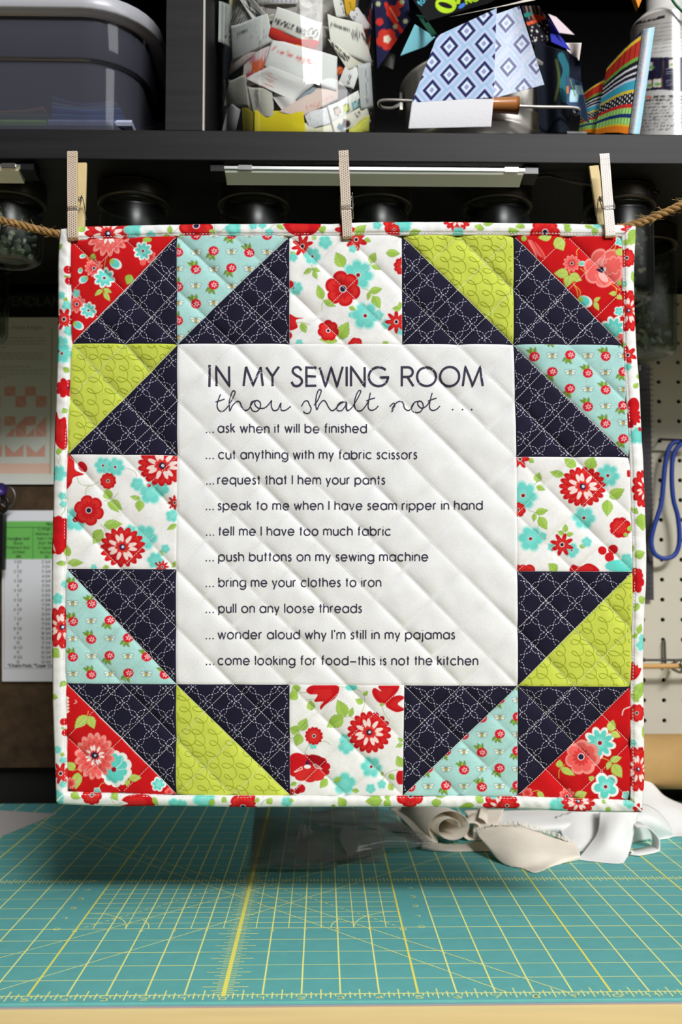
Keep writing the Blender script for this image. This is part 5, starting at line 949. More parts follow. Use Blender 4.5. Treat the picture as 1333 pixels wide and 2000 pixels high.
def a_na(c):
    for k in range(5): c.stroke(crv([(236+k*16, 268-k*8), (240+k*16, 246-k*8), (250+k*16, 262-k*8)], 4), 6, K_)
    R = random.Random(2)
    for k in range(46): x, y = R.uniform(230, 450), R.uniform(180, 360); c.disk(x, y, 2.6, (150, 150, 150))
    c.stroke([(424, 262), (436, 278), (444, 264)], 5, (130, 160, 165)); c.stroke(crv([(395, 340), (405, 300), (414, 325), (400, 340)], 5), 4, (110, 130, 130))
def a_deb(c): tx(c, 'DEB STRAIN', 735, 222, 26, 735+235, 6.5, K_, -2.74); c.flower(782, 240, 38, 0, K_); c.flower(782, 240, 30, 0, (236, 236, 230)); c.ell(784, 240, 10, 24, K_, .4); c.stroke([(520, 200), (800, 300)], 5, (170, 130, 40))
def a_org(c):
    for x, y, r in ((560, 300, 44), (620, 310, 30), (680, 330, 24), (705, 345, 26), (600, 330, 20)): c.ell(x, y, r, r*.45, (240, 150, 60), .3)
    for x, y in ((640, 330), (690, 350)): c.disk(x, y, 9, (60, 30, 90))
def a_dian(c): tx(c, 'Printed by Diane Christ', 492, 368, 21, 492+335, 5, RO, .36)
def a_pink(c):
    c.flower(400, 490, 66, 9, (236, 110, 60), .2); c.disk(404, 496, 11, K_); c.disk(330, 545, 30, (214, 80, 96)); c.disk(335, 420, 34, (206, 60, 110), .7)
    for k in range(5): c.stroke(crv([(390+k*26, 470-k*12), (385+k*26, 420-k*14), (400+k*26, 400-k*14), (410+k*26, 450-k*12)], 6), 4, (220, 120, 140))
def a_roll(c):
    c.stroke(crv([(350, 640), (365, 585), (385, 640), (400, 650), (420, 610), (440, 640), (455, 560), (470, 520), (480, 560), (470, 620), (500, 600), (512, 570), (490, 575), (478, 640)], 8), 4.5, RO)
def a_gray(c): tx(c, 'Fabriques', 352, 660, 26, 352+150, 5, (128, 122, 124), 1.35)
def a_red(c): tx(c, 'fabrics', 740, 800, 22, 740+210, 4, (226, 150, 140), -.42)
def a_res(c):
    tx(c, 's Reserved', 910, 190, 22, 910+140, 6, K_, .32); c.flower(1093, 252, 31, 0, K_, asp=1.35); c.flower(1093, 252, 25, 0, (240, 236, 228), asp=1.35)
    for k in range(12): t = k*math.pi/6; c.stroke([(1093, 252), (1093+24*math.cos(t), 252+33*math.sin(t))], 2.6, K_)
    c.disk(1093, 252, 7, K_); c.disk(1142, 248, 9, K_); c.ell(1160, 285, 14, 34, (60, 42, 44), -.4); c.disk(1172, 315, 12, (60, 42, 44))
def a_expl(c): tx(c, 'EXPLORE', 1048, 418, 26, 1048+185, 9, K_, -2.42)
def a_ting(c): tx(c, 'ting Co', 980, -14, 15, 980+115, 5.5, K_, 1.36)
def a_yel(c): c.stroke(crv([(1040, 20), (1058, 28), (1052, 50), (1066, 60)], 4), 5, (90, 70, 20))
def a_f(c): c.stroke([(1110, 90), (1066, 160)], 4, K_); c.stroke([(1068, 150), (1090, 155)], 4, K_); c.stroke([(1090, 130), (1075, 125)], 4, K_); c.disk(1124, 176, 9, (230, 110, 120)); c.disk(1128, 168, 5, K_)
def a_fl(c):
    for x, y, r in ((970, 500, 30), (990, 520, 26), (950, 530, 24), (1000, 490, 20)): c.ell(x, y, r, r*.4, (226, 110, 50), -.6)
def a_nine(c): tx(c, '9', 1044, 575, 22, 1060, 8, K_, -.1); tx(c, 'C', 1030, 600, 16, 1046, 8, K_, .4)
def a_gear(c):
    for x, y, cc in ((957, 805, (222, 190, 176)), (1023, 782, (206, 212, 60)), (1089, 762, (150, 212, 216)), (1136, 740, (70, 176, 190))): 
        c.poly([(x-26, y-22), (x+16, y-34), (x+30, y+12), (x+6, y+34), (x-14, y+34)], K_); c.poly([(x-22, y-18), (x+13, y-29), (x+26, y+10), (x+4, y+30), (x-12, y+30)], cc); c.disk(x+2, y-2, 10, (240, 238, 230), .6); c.disk(x+2, y-2, 6, cc)
def a_scr(c): c.stroke(crv([(1176, 500), (1160, 540), (1180, 570), (1166, 620), (1174, 680), (1160, 720), (1185, 735), (1165, 700)], 6), 5, (110, 110, 114))
def a_dot(c):
    R = random.Random(9)
    for k in range(60): c.disk(R.uniform(750, 930), R.uniform(790, 920), 2.2, (160, 160, 168))
def a_acorn(c): c.flower(1025, 895, 31, 7, (66, 42, 46), .1); c.disk(1008, 868, 8, (66, 42, 46)); c.flower(983, 922, 26, 7, (60, 110, 130), .1); c.disk(972, 900, 6, (60, 110, 130)); tx(c, 'LY', 1100, 845, 20, 1140, 7, K_, -.5)
def a_pod(c): tx(c, 'podada', 1085, 925, 18, 1085+110, 3.5, (150, 150, 50), -.7)
W_ = (230, 230, 226)
PIECES = [([(110, 30), (215, 60), (190, 330), (105, 290)], 2.62, (198, 202, 196), 'pale rolled strip at the upper left edge of the glass jar', None), ([(180, -40), (290, -40), (255, 60), (185, 50)], 2.66, (196, 190, 150), 'cream loop at the very top left in the glass jar', None),
 ([(270, -30), (410, 110), (225, 335), (140, 265)], 2.72, W_, 'white strip with black dashes at upper left in the glass jar', a_dash), ([(235, -40), (320, -40), (455, 125), (365, 160)], 2.8, (236, 235, 230), 'diagonal white strip with slanted black capitals in the glass jar', a_arst),
 ([(370, -60), (665, -60), (655, 28), (400, 24)], 2.85, (238, 236, 234), 'white strip with purple ruler ticks at the top of the glass jar', a_tick), ([(378, 34), (655, 14), (640, 120), (415, 128)], 2.7, (180, 172, 170), 'shaded inside of a loop below the purple ticks in the glass jar', a_loop),  # loop piece: flat grey stands in for shade inside the loop
 ([(400, 110), (545, 100), (525, 210), (420, 205)], 2.72, (212, 206, 190), 'small strip with black measuring ticks near the jar centre', a_meas), ([(205, 195), (442, 122), (482, 300), (215, 425)], 2.93, (226, 228, 226), 'crinkled white strip with small black squiggle and grey dots in the jar', a_na),
 ([(212, 405), (450, 300), (310, 440), (185, 540)], 2.84, (216, 200, 196), 'blush strip tail running down at the left of the jar', None), ([(540, 68), (830, 165), (800, 318), (498, 205)], 2.94, (236, 235, 228), 'white strip with upside-down serif capitals at the jar centre', a_deb),
 ([(498, 200), (812, 308), (770, 372), (482, 268)], 2.95, (196, 46, 34), 'solid red folded strip at the jar centre', None), ([(500, 272), (790, 360), (730, 400), (520, 300)], 2.93, (50, 26, 44), 'dark strip with orange petals under the red one in the jar', a_org),
 ([(520, 292), (930, 420), (925, 640), (458, 480)], 3.0, (240, 240, 238), 'broad white strip with orange-red lettering across the jar front', a_dian), ([(455, 470), (760, 575), (730, 640), (460, 530)], 2.82, (122, 112, 106), 'shaded grey fold under the broad white strip in the jar', None),  # last piece: shadow below the broad strip, made as grey cloth
 ([(300, 410), (470, 330), (480, 560), (280, 620)], 2.86, (232, 220, 218), 'white strip with orange blossom and pink strokes at left in the jar', a_pink), ([(330, 575), (470, 488), (765, 600), (640, 720)], 2.97, (240, 238, 236), 'white rolled strip with looping red script in the jar', a_roll),
 ([(150, 330), (300, 430), (240, 560), (140, 560)], 2.7, (52, 58, 66), 'dark navy leafy strip at the left side of the jar', None), ([(185, 590), (285, 560), (310, 770), (150, 750)], 2.86, (190, 190, 178), 'grey-green gauzy strip at lower left in the jar', None),
 ([(270, 620), (490, 640), (500, 800), (290, 800)], 2.82, (214, 206, 198), 'pale peach strip at lower left in the jar', None), ([(325, 640), (480, 655), (490, 850), (365, 830)], 2.95, (200, 196, 184), 'grey strip with vertical faded lettering in the jar', a_gray),
 ([(488, 690), (545, 655), (670, 745), (590, 830)], 2.9, (236, 232, 228), 'small white rolled tube above the yellow strip in the jar', None), ([(665, 640), (842, 590), (835, 700), (660, 770)], 2.84, (150, 164, 174), 'blue-grey strip at the lower centre of the jar', None),
 ([(560, 800), (945, 565), (948, 725), (700, 835)], 2.93, (232, 208, 198), 'translucent pink strip with faint red lettering in the jar', a_red), ([(380, 808), (692, 815), (712, 960), (378, 960)], 2.98, (224, 204, 34), 'bright yellow folded strip at the bottom of the jar', None),
 ([(275, 780), (375, 825), (370, 960), (285, 960)], 2.88, (128, 118, 24), 'dark olive strip just left of the yellow one in the jar', None), ([(175, 765), (255, 790), (215, 960), (130, 950)], 2.84, (176, 174, 176), 'grey strip with dark marks at the bottom left corner of the jar', None),
 ([(890, 100), (1140, 185), (1215, 480), (915, 330)], 2.95, (240, 238, 228), 'white strip with black spoked wheel at right in the jar', a_res), ([(912, 300), (1215, 440), (1120, 470), (1040, 500)], 2.9, (238, 232, 216), 'cream strip with upside-down black serif capitals at right in the jar', a_expl),
 ([(925, -40), (1015, -40), (1028, 120), (955, 110)], 2.9, (238, 236, 230), 'white strip with vertical black letters at the top right of the jar', a_ting), ([(1008, -40), (1095, -40), (1084, 75), (1030, 98)], 2.93, (228, 178, 44), 'mustard yellow strip at the top right of the jar', a_yel),
 ([(1036, 80), (1112, 66), (1206, 205), (1110, 205)], 2.88, (232, 228, 230), 'white strip with thin black line at the upper right of the jar', a_f), ([(920, 395), (1045, 480), (960, 600), (915, 540)], 2.78, (46, 34, 52), 'black strip with orange flames at right in the jar', a_fl),
 ([(1070, 438), (1165, 450), (1130, 500), (1060, 490)], 2.8, (190, 40, 44), 'small crimson scrap at right in the jar', None), ([(1020, 490), (1118, 500), (1072, 640), (975, 600)], 2.93, (238, 236, 234), 'white rolled end with black numeral at right in the jar', a_nine),
 ([(935, 590), (1065, 600), (1045, 730), (930, 720)], 2.7, (128, 120, 122), 'grey shadowed fold right of the pink strip in the jar', None), ([(905, 762), (1145, 655), (1160, 755), (935, 872)], 2.98, (238, 238, 232), 'white strip with four coloured registration icons in the jar', a_gear),  # first piece fills a dark gap, its shade put into the grey
 ([(1115, 478), (1198, 480), (1215, 775), (1135, 770)], 2.99, (214, 216, 216), 'pale grey upright strip with script at the right edge of the jar', a_scr), ([(735, 838), (905, 765), (935, 870), (775, 940)], 2.94, (228, 228, 230), 'white crumpled scrap with grey specks at the jar bottom', a_dot),
 ([(930, 860), (1155, 755), (1185, 880), (960, 965)], 2.95, (236, 230, 214), 'cream strip with brown and teal acorn shapes at the jar bottom', a_acorn), ([(705, 900), (1000, 880), (985, 965), (710, 965)], 2.9, (224, 220, 186), 'pale cream strip along the bottom of the jar', None), ([(1060, 905), (1185, 850), (1180, 960), (1050, 965)], 2.97, (218, 216, 92), 'lime yellow strip at the bottom right of the jar', a_pod)]
R = random.Random(3)
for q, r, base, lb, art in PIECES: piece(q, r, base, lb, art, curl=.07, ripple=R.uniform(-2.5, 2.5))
# ================================================================== steel pail with scraps
BX, BY, BR = P1(930, 150, 39.2)[0], 39.2, 3.05
STEEL = mat('worn_steel', (206, 200, 190), rough=.3, metal=.5, noise=(9, .6, 1.15), bump=(30, .35, .004))
pl = empty('steel_pail', M_([BX, BY, ZS]), 'shiny steel pail with wooden grip full of fabric scraps on the shelf', 'bucket')
m = MB(); m.lathe([(0, ZS+.02), (2.35, ZS+.02), (2.42, ZS+.1), (2.62, ZS+1.3), (2.7, ZS+1.36), (2.66, ZS+1.45), (2.75, ZS+1.95), (2.83, ZS+2.0), (2.79, ZS+2.08), (BR-.05, ZS+3.75), (BR+.06, ZS+3.8), (BR+.07, ZS+3.92), (BR-.02, ZS+3.98), (BR-.1, ZS+3.9), (2.62, ZS+1.4), (2.3, ZS+.15), (0, ZS+.12)], (BX, BY), 96); m.build('pail_body', STEEL, pl, True)
gz = P1(960, 205, 35.95)[2]; A1 = P1(752, 196, 36.1); A2 = P1(1126, 211, 36.1)
pts = [(BX-BR-.05, BY, ZS+3.3), (BX-BR-.5, 37.8, ZS+2.4), tuple(A1+np.array([-.12, .5, 0])), tuple(A1), tuple(P1(850, 200, 35.95)), tuple(P1(960, 205, 35.95)), tuple(P1(1050, 209, 35.95)), tuple(A2), tuple(A2+np.array([.12, .5, 0])), (BX+BR+.5, 37.8, ZS+2.4), (BX+BR+.05, BY, ZS+3.3)]
MB().tube(crv(np.array(pts), 8), .062, 10).build('bail_wire', STEEL, pl, True)
GRIP = mat('varnished_beech', (178, 112, 56), rough=.3, noise=(20, .85, 1.15), stretch=(.3, 4, 4), coat=.4); g0, g1 = P1(918, 204, 35.95), P1(1013, 206, 35.95); tt = np.linspace(0, 1, 14)
MB().tube(g0+(g1-g0)*tt[:, None], .28+.05*np.abs(2*tt-1)**2, 20).build('wooden_grip', GRIP, pl, True)
for s_ in (-1, 1): MB().box((BX+s_*(BR+.04)-.06, BY-.3, ZS+2.9), (BX+s_*(BR+.04)+.06, BY+.3, ZS+3.6)).build('ear', STEEL, pl)
m = MB(); a = np.arange(48)*2*math.pi/48; V = []
for k, z in enumerate(np.linspace(0, 1, 14)):
    r = 2.45*math.sqrt(1-z*z*.98); V += [(BX+r*(1+.08*math.sin(5*t+k))*math.cos(t), BY+r*(1+.08*math.sin(7*t-k))*math.sin(t), ZS+3.4+z*1.6) for t in a]
m.add(V, gridF(14, 48, 0, True)); o = m.build('heaped_scraps', mat('dark_mixed_scraps', (44, 60, 76), rough=.9, noise=(60, .3, 2.4)), None, True); tag(o, 'dark crumpled fabric scraps heaped inside the steel pail', 'fabric', kind='stuff')
NVb = (38, 36, 88); LBl = (160, 196, 226); LV = (204, 210, 240)
def diamonds(c, cen, a, b, hw, hh, faded=0):
    f = lambda col_, t=(214, 218, 232): tuple(int(x*(1-faded)+y*faded) for x, y in zip(col_, t))
    for i in range(-7, 8):
        for j in range(-7, 8):
            x, y = cen[0]+a[0]*i+b[0]*j, cen[1]+a[1]*i+b[1]*j
            for s_, cc in ((1.62, LBl), (1.34, LV), (1.0, NVb), (.62, (170, 206, 230)), (.5, (238, 240, 250)), (.3, (150, 160, 204))):
                c.poly([(x+hw*.1*s_, y-hh*s_), (x+hw*s_, y-hh*.05*s_), (x-hw*.1*s_, y+hh*s_), (x-hw*s_, y+hh*.05*s_)], f(cc), 1 if s_ < 1.3 else .8)
W3 = (730, 0, 2.2106); grp = 'fabric scraps spilling from the steel pail'
def a_bl(c):
    diamonds(c, (402, 255), (75, 54), (-75, 67), 41, 47)
def a_bl2(c): diamonds(c, (640, 190), (66, 90), (-58, 100), 38, 44, .36)
Yd = lambda base, amp=.15: (lambda p, a, b: base+amp*np.sin(a*3+1)-amp*.6*b)
piece([(275, 155), (532, 36), (519, 421), (165, 444)], 0, LV, 'blue and navy diamond print fabric hanging over the pail front', a_bl, n=150, mm=170, grp=grp, win=W3, Yf=Yd(35.55, .08), name='fabric_scrap')
piece([(165, 444), (519, 421), (508, 548), (150, 556)], 0, (226, 224, 226), 'plain white fabric tail at the bottom of the diamond print in front of the pail', None, n=60, mm=30, grp=grp, win=W3, Yf=lambda p, a, b: 35.5-.06*np.sin(b*2.5), name='fabric_scrap')
FABS = mat('glossy_reverse', vcol=True, rough=.5, spec=.4, bump=(260, .5, .001))
piece([(528, 62), (630, 26), (738, 366), (519, 425)], 0, (206, 212, 230), 'faded glossy grey-blue diamond fabric folded over right of the blue print', a_bl2, n=130, mm=150, grp=grp, win=W3, Yf=lambda p, a, b: 35.72+.12*np.sin(a*3)+.1*np.sin(b*3), mt=FABS, name='fabric_scrap')
WA = (730, 0, 7.692)   # left part window
def a_nav(c):
    for x, y, r in ((200, 590, 165), (300, 180, 110), (90, 330, 60), (400, 60, 60)): c.flower(x, y, r, 5, (196, 52, 38), .25, .5, .3)
    c.flower(205, 590, 62, 5, (220, 214, 190), .3, .5); c.stroke([(190, 60), (260, 240), (420, 470)], 60, (206, 44, 26)); c.stroke([(250, 120), (370, 320)], 18, (240, 150, 110))
    for x, y in ((430, 30), (70, 60), (480, 320), (330, 400)): c.flower(x, y, 40, 6, (170, 176, 130), .4, .5)
piece([(10, -60), (520, -60), (560, 300), (60, 1040)], 0, (28, 28, 62), 'navy fabric with red flowers hanging over the left side of the pail', a_nav, n=80, mm=60, grp=grp, win=WA, Yf=lambda p, a, b: 38.2+.5*np.sin(a*5)-.5*b, name='fabric_scrap')
piece([(80, 690), (330, 830), (300, 1050), (70, 960)], 0, (84, 84, 80), 'dark grey scrap below the red flowered one, left of the pail', None, n=24, mm=16, grp=grp, win=WA, Yf=lambda p, a, b: 38.6+.2*np.sin(a*6), name='fabric_scrap')
piece([(620, 365), (930, 560), (780, 700), (400, 845)], 0, (126, 196, 206), 'pale aqua triangular scrap over the pail rim', None, n=30, mm=20, grp=grp, win=WA, Yf=lambda p, a, b: 36.6+.5*a, name='fabric_scrap')
piece([(640, 220), (760, 240), (960, 520), (880, 560)], 0, (28, 74, 56), 'dark green stitched edge scrap on the pail rim', None, n=24, mm=12, grp=grp, win=WA, Yf=lambda p, a, b: 36.4+.1*np.sin(b*6), name='fabric_scrap')
def a_blk(c):
    c.ell(1090, 70, 160, 130, (178, 214, 40), .1); c.ell(1080, 80, 110, 40, (20, 20, 22), .3); c.poly([(1240, -60), (1308, -60), (1300, 60), (1250, 60)], (178, 214, 40)); 
    for q in text_strokes('fool', 720, 90, 60, 900, .3, -.9): c.stroke(q, 14, (90, 190, 206))
    for q in text_strokes('NO', 1400, 60, 60, 1600, .3, -.3): c.stroke(q, 24, (178, 214, 40))
    c.ell(1330, 90, 60, 30, (70, 130, 220), -.6)
piece([(540, -80), (2000, -80), (1700, 60), (800, 320)], 0, (18, 18, 20), 'black fabric with lime green letters on top of the pail', a_blk, n=90, mm=40, grp=grp, win=WA, Yf=lambda p, a, b: 36.8+.4*np.sin(a*4)-.4*b, name='fabric_scrap')
WB = (890, 0, 5.127)
piece([(-60, 170), (640, 30), (760, -30), (800, 0)], 0, (226, 218, 206), 'thin cream frayed edge lying across the top of the pail', None, n=60, mm=8, grp=grp, win=WB, Yf=lambda p, a, b: 36.0+.2*a, name='fabric_scrap')
def a_sp(c):
    for k in range(5): c.stroke([(700+k*42, 40), (740+k*40, 190)], 16, (120, 100, 88))
    c.stroke(crv([(720, 240), (830, 200), (780, 160), (880, 180)], 6), 34, (206, 84, 46))
    R = random.Random(5)
    for k in range(26): c.disk(R.uniform(760, 930), R.uniform(210, 420), R.uniform(3, 11), (226, 226, 220))
    c.ell(720, 150, 60, 22, (40, 120, 110), -.2)
piece([(660, 60), (830, 60), (1130, 520), (800, 520)], 0, (24, 20, 30), 'black spotted scrap with orange and striped patches at the pail right', a_sp, n=60, mm=40, grp=grp, win=WB, Yf=lambda p, a, b: 37.2+.5*np.sin(a*3)-.2*b, name='fabric_scrap')
piece([(930, 190), (985, 260), (1160, 510), (960, 420)], 0, (46, 52, 160), 'royal blue scrap curling at the upper right of the pail', None, n=30, mm=16, grp=grp, win=WB, Yf=lambda p, a, b: 36.9+.3*np.sin(b*3), name='fabric_scrap')
piece([(930, 140), (1010, 170), (1195, 350), (1040, 330)], 0, (220, 200, 206), 'pale pink pointed scrap end sticking out at the upper right of the pail', None, n=26, mm=14, grp=grp, win=WB, Yf=lambda p, a, b: 37.3+.3*a, name='fabric_scrap')
piece([(1060, 430), (1265, 430), (1240, 610), (1120, 510)], 0, (224, 214, 206), 'white and tan folded corner at the right of the pail', None, n=26, mm=14, grp=grp, win=WB, Yf=lambda p, a, b: 37.2+.2*np.sin(a*5), name='fabric_scrap')
def a_teal(c):
    c.stroke(crv([(1060, 560), (1110, 700), (1080, 850), (1100, 1000)], 6), 70, (38, 104, 116)); c.stroke(crv([(1010, 600), (1040, 800), (1000, 1000)], 6), 26, (70, 84, 40))
piece([(790, 420), (1140, 520), (1150, 1330), (840, 1330)], 0, (16, 22, 34), 'dark scrap with teal streak hanging down the pail right side', a_teal, n=50, mm=60, grp=grp, win=WB, Yf=lambda p, a, b: 36.9+.25*np.sin(a*7)-.25*b, name='fabric_scrap')
piece([(1120, 520), (1255, 600), (1260, 900), (1150, 1180)], 0, (22, 28, 44), 'narrow midnight blue scrap hanging at the far right of the pail', None, n=30, mm=40, grp=grp, win=WB, Yf=lambda p, a, b: 37+.3*np.sin(b*4), name='fabric_scrap')
def a_lf(c):
    c.ell(1190, 960, 46, 130, (168, 214, 232), .1); c.ell(1190, 960, 36, 110, (196, 226, 238), .1); c.ell(1240, 900, 34, 90, (150, 186, 190), -.3); c.stroke([(1150, 800), (1200, 960)], 10, (110, 140, 60)); c.ell(1110, 900, 26, 90, (200, 120, 70), 0)
piece([(1110, 760), (1265, 830), (1345, 1240), (1115, 1040)], 0, (60, 80, 110), 'scrap with pale blue petals hanging at the right end of the bail wire', a_lf, n=40, mm=60, grp=grp, win=WB, Yf=lambda p, a, b: 36.1+.15*np.sin(a*4), name='fabric_scrap')
# ================================================================== striped cloth, spray can, bottle at right
W4 = (1100, 0, 5.72)
SPEC = [(0, .05, (26, 28, 60)), (.05, .09, (226, 190, 50)), (.09, .25, (196, 50, 34)), (.25, .29, (110, 170, 70)), (.29, .335, (26, 24, 34)), (.335, .36, (220, 220, 226)), (.36, .4, (26, 24, 34)), (.4, .42, (220, 220, 226)), (.42, .455, (26, 24, 34)), (.455, .48, (200, 206, 226)), (.48, .57, (60, 166, 190)), (.57, .6, (226, 196, 46)), (.6, .71, (20, 20, 26)), (.71, .75, (206, 44, 40)), (.75, .81, (130, 196, 90)), (.81, .85, (24, 52, 110)), (.85, .92, (130, 196, 90)), (.92, .94, (226, 190, 40)), (.94, 1.01, (232, 128, 30))]
def stripes(q, n, m_, Yf, lb):
    T_, R_, B_, L_ = np.array(q, float)/W4[2]+np.array(W4[:2]); a, b = np.meshgrid(np.linspace(0, 1, n), np.linspace(0, 1, m_), indexing='ij'); A = a.ravel()[:, None]; B = b.ravel()[:, None]
    p = (T_*(1-A)+R_*A)*(1-B)+(L_*(1-A)+B_*A)*B; v = b.ravel()+.03*np.sin(a.ravel()*3); c = np.zeros((len(p), 3))
    for lo, hi, cc in SPEC: k = (v >= lo) & (v < hi); c[k] = lin(cc)
    k = (v > .6) & (v < .71) & (np.hypot((a.ravel()*14) % 1-.5, ((v-.6)/.055+.5*(np.floor(a.ravel()*14) % 2)) % 1-.5) < .25); c[k] = lin((230, 230, 230))
    k = (v > .09) & (v < .25) & (np.abs((a.ravel()*6.3) % 1-.5) < .05); c[k] = lin((90, 20, 30)); k = (v > .75) & (v < .92) & ((v < .81) | (v > .85)) & (np.abs((a.ravel()*11) % 1-.5) < .16); c[k] = lin((190, 226, 150))
    c = c*.85; o = mk('striped_cloth', M_(at(p, Yf(a.ravel(), b.ravel()))), gridF(n, m_)[:, ::-1], FABT, None, True, c); solid(o, .05*IN); return tag(o, lb, 'fabric', 'folded striped cloth on the shelf')
stripes([(500, 735), (880, 350), (735, 1500), (360, 1500)], 90, 150, lambda a, b: 36.9-.9*np.sin(a*1.5)+0*b, 'front fold of the multicoloured striped cloth, leaning before the spray can')
stripes([(230, 1030), (505, 850), (400, 1500), (180, 1500)], 60, 110, lambda a, b: 37.9-.5*np.sin(a*2.4), 'shaded rear fold of the striped cloth, next to the pail scraps')
def a_ed(c):
    R = random.Random(6)
    for k in range(26): y = 340+k*44; c.disk(930-k*6+R.uniform(-20, 20), y, R.uniform(8, 22), R.choice([(230, 170, 170), (190, 180, 214), (224, 214, 160), (130, 190, 220)]), .45)
    c.stroke([(1000, 320), (960, 800), (830, 1480)], 50, (176, 224, 240))
piece([(895, 330), (1030, 300), (860, 1500), (735, 1500)], 0, (206, 214, 222), 'glossy pale blue bound edge of the striped cloth before the spray can', a_ed, n=20, mm=90, grp=None, win=W4, Yf=lambda p, a, b: 35.95-.2*np.sin(a*3), mt=FABS, name='bound_edge')
CXp = P1(1301, 150, 37.6); CR = 1.33; canp = empty('spray_can', M_([CXp[0], 37.6, ZS]), 'white spray can with navy band and warning print, right end of shelf', 'can')
cz = Canvas(1225, -60, 1372, 262, 3, (206, 204, 200)); cz.T = W4
cz.poly([(600, -400), (1400, -400), (1400, 420), (600, 560)], (176, 172, 166)); cz.poly([(800, 250), (1140, 165), (1140, 200), (800, 280)], K_); 
for q in text_strokes('HOW TO USE', 880, 245, 14, 1060, .3, -.22): cz.stroke(q, 4, (200, 200, 200))
for k in range(8):
    y = 300+k*45; x = 810
    while x < 1330: w_ = R.uniform(12, 50); cz.stroke([(x, y-(x-800)*.12), (x+w_, y-(x+w_-800)*.12)], 9, (120, 118, 120), .7); x += w_+12
cz.poly([(700, 640), (1420, 640), (1420, 1030), (1100, 1000), (700, 1040)], (34, 32, 56)); 
for x, y in ((1185, 670), (1015, 885), (940, 700), (930, 900)): cz.poly([(x, y), (x+90 if x > 1000 else x+60, y-5), (x+90 if x > 1000 else x+60, y+85), (x, y+90)], (226, 214, 206)); cz.ell(x+45, y+55, 34, 18, (110, 170, 80))
for yy in (770, 800, 825, 900, 925, 950): cz.stroke([(1160, yy), (1300, yy-6)], 9, (130, 130, 150), .7)
cz.stroke([(1120, 680), (1112, 980)], 16, (90, 70, 50))
for t, x, y, x1, wd, cc in (('DANGER:', 700, 1105, 990, 13, (226, 96, 50)), ('EXTREMELY FLAMMABLE', 1010, 1094, 1400, 8, K_), ('CONTENTS UNDER PRESSURE. Vapors', 640, 1142, 1400, 8, K_), ('explosive if concentration of static discharge', 700, 1178, 1400, 5, (90, 88, 90)), ('may result causing serious injury or death. Use', 690, 1214, 1400, 5, (90, 88, 90)), ('only with ventilation. Avoid all vapors', 700, 1250, 1400, 5, (90, 88, 90)), ('extended exposure to skin. Read all', 690, 1286, 1400, 5, (90, 88, 90)), ('caution. Avoid eye and skin contact', 700, 1322, 1400, 5, (90, 88, 90)), ('releasing the content may be harmful', 690, 1358, 1400, 5, (90, 88, 90)), ('and cause damage. Do not puncture', 700, 1394, 1400, 5, (90, 88, 90)), ('temperatures over 120 F and keep', 690, 1430, 1400, 5, (90, 88, 90)), ('with care or in an incinerator', 700, 1466, 1400, 5, (90, 88, 90))):
    for q in text_strokes(t, x, y, 15, x1, .3, -.03): cz.stroke(q, wd*.8, cc)
n = 140; a = np.arange(n)*2*math.pi/n; zs = np.concatenate([np.linspace(ZS+.02, P1(1300, 18, 36.3)[2], 150)]); V = np.array([[(CXp[0]+CR*math.cos(t), 37.6+CR*math.sin(t), z) for t in a] for z in zs]).reshape(-1, 3)
d = V-O_IN; pxx = 666.5+FPX*(d@rt)/(d@fw); pyy = CY-FPX*(d@up)/(d@fw); fr_ = (V[:, 1] < 37.6-.15); cc = cz.sample(np.stack([pxx, pyy], 1)); cc[~fr_] = lin((206, 204, 200))
mk('can_body', M_(V), gridF(150, n, 0, True), mat('can_lacquer', vcol=True, rough=.2, spec=.5), canp, True, cc)
zt = zs[-1]; m = MB(); m.lathe([(CR, zt), (CR-.05, zt+.1), (CR-.3, zt+.35), (CR-.5, zt+.5), (.7, zt+.55), (.7, zt+1.3), (.6, zt+1.4), (0, zt+1.4)], (CXp[0], 37.6), 48); m.build('cap', mat('white_cap', (214, 212, 206), rough=.3), canp, True)
def bottle(px, Y, r, h, colr, lb, capc):
    x = P1(px, 100, Y)[0]; t = empty('craft_bottle', M_([x, Y, ZS]), lb, 'bottle', 'bottles behind the spray can'); m = MB(); m.lathe([(0, ZS+.02), (r, ZS+.02), (r, ZS+h), (r*.8, ZS+h+.3), (r*.3, ZS+h+.6)], (x, Y), 40); m.build('bottle_body', mat('bottle_'+str(px), colr, rough=.35), t, True)
    m = MB(); m.lathe([(r*.34, ZS+h+.55), (r*.34, ZS+h+1.2), (0, ZS+h+1.3)], (x, Y), 24); m.build('cap', mat('bottle_cap_'+str(px), capc, rough=.4), t, True)
bottle(1246, 40.6, .62, 4.1, (190, 112, 22), 'orange-brown bottle standing behind the spray can, left side', (200, 130, 30)); bottle(1356, 37.0, .52, 2.0, (196, 150, 60), 'small amber bottle right of the spray can at the frame edge', (40, 90, 60))
g = np.array([P1(x, y, 36.0) for x, y in ((1300, -30), (1312, -4), (1325, 14), (1350, 36))]); o = MB().tube(crv(g, 6), .05, 8).build('green_cord', mat('green_cord', (30, 110, 66), rough=.5), None, True); tag(o, 'dark green cord dangling in front of the spray can at top right', 'cord')
g = [P1(1228, -40, 36.4), P1(1270, -40, 36.4), P1(1248, 15, 36.2)]; mb = MB(); mb.add([*g, *(np.array(g)+[0, .3, 0])], [(0, 1, 4, 3), (1, 2, 5, 4), (2, 0, 3, 5)], [(0, 2, 1), (3, 4, 5)]); tag(mb.build('orange_pennant', mat('orange_felt', (222, 140, 34), rough=.8)), 'orange pointed felt tip hanging above the spray can', 'felt')
tag(folded(P1(1108, 250, 36.6)[0], P1(1146, 250, 36.6)[0], 36.6, [zb(258, 36.6)]*3, (120, 122, 118), 'small grey folded scrap on the shelf between pail and striped cloth', 1, .2, 'fabric scraps spilling from the steel pail'))
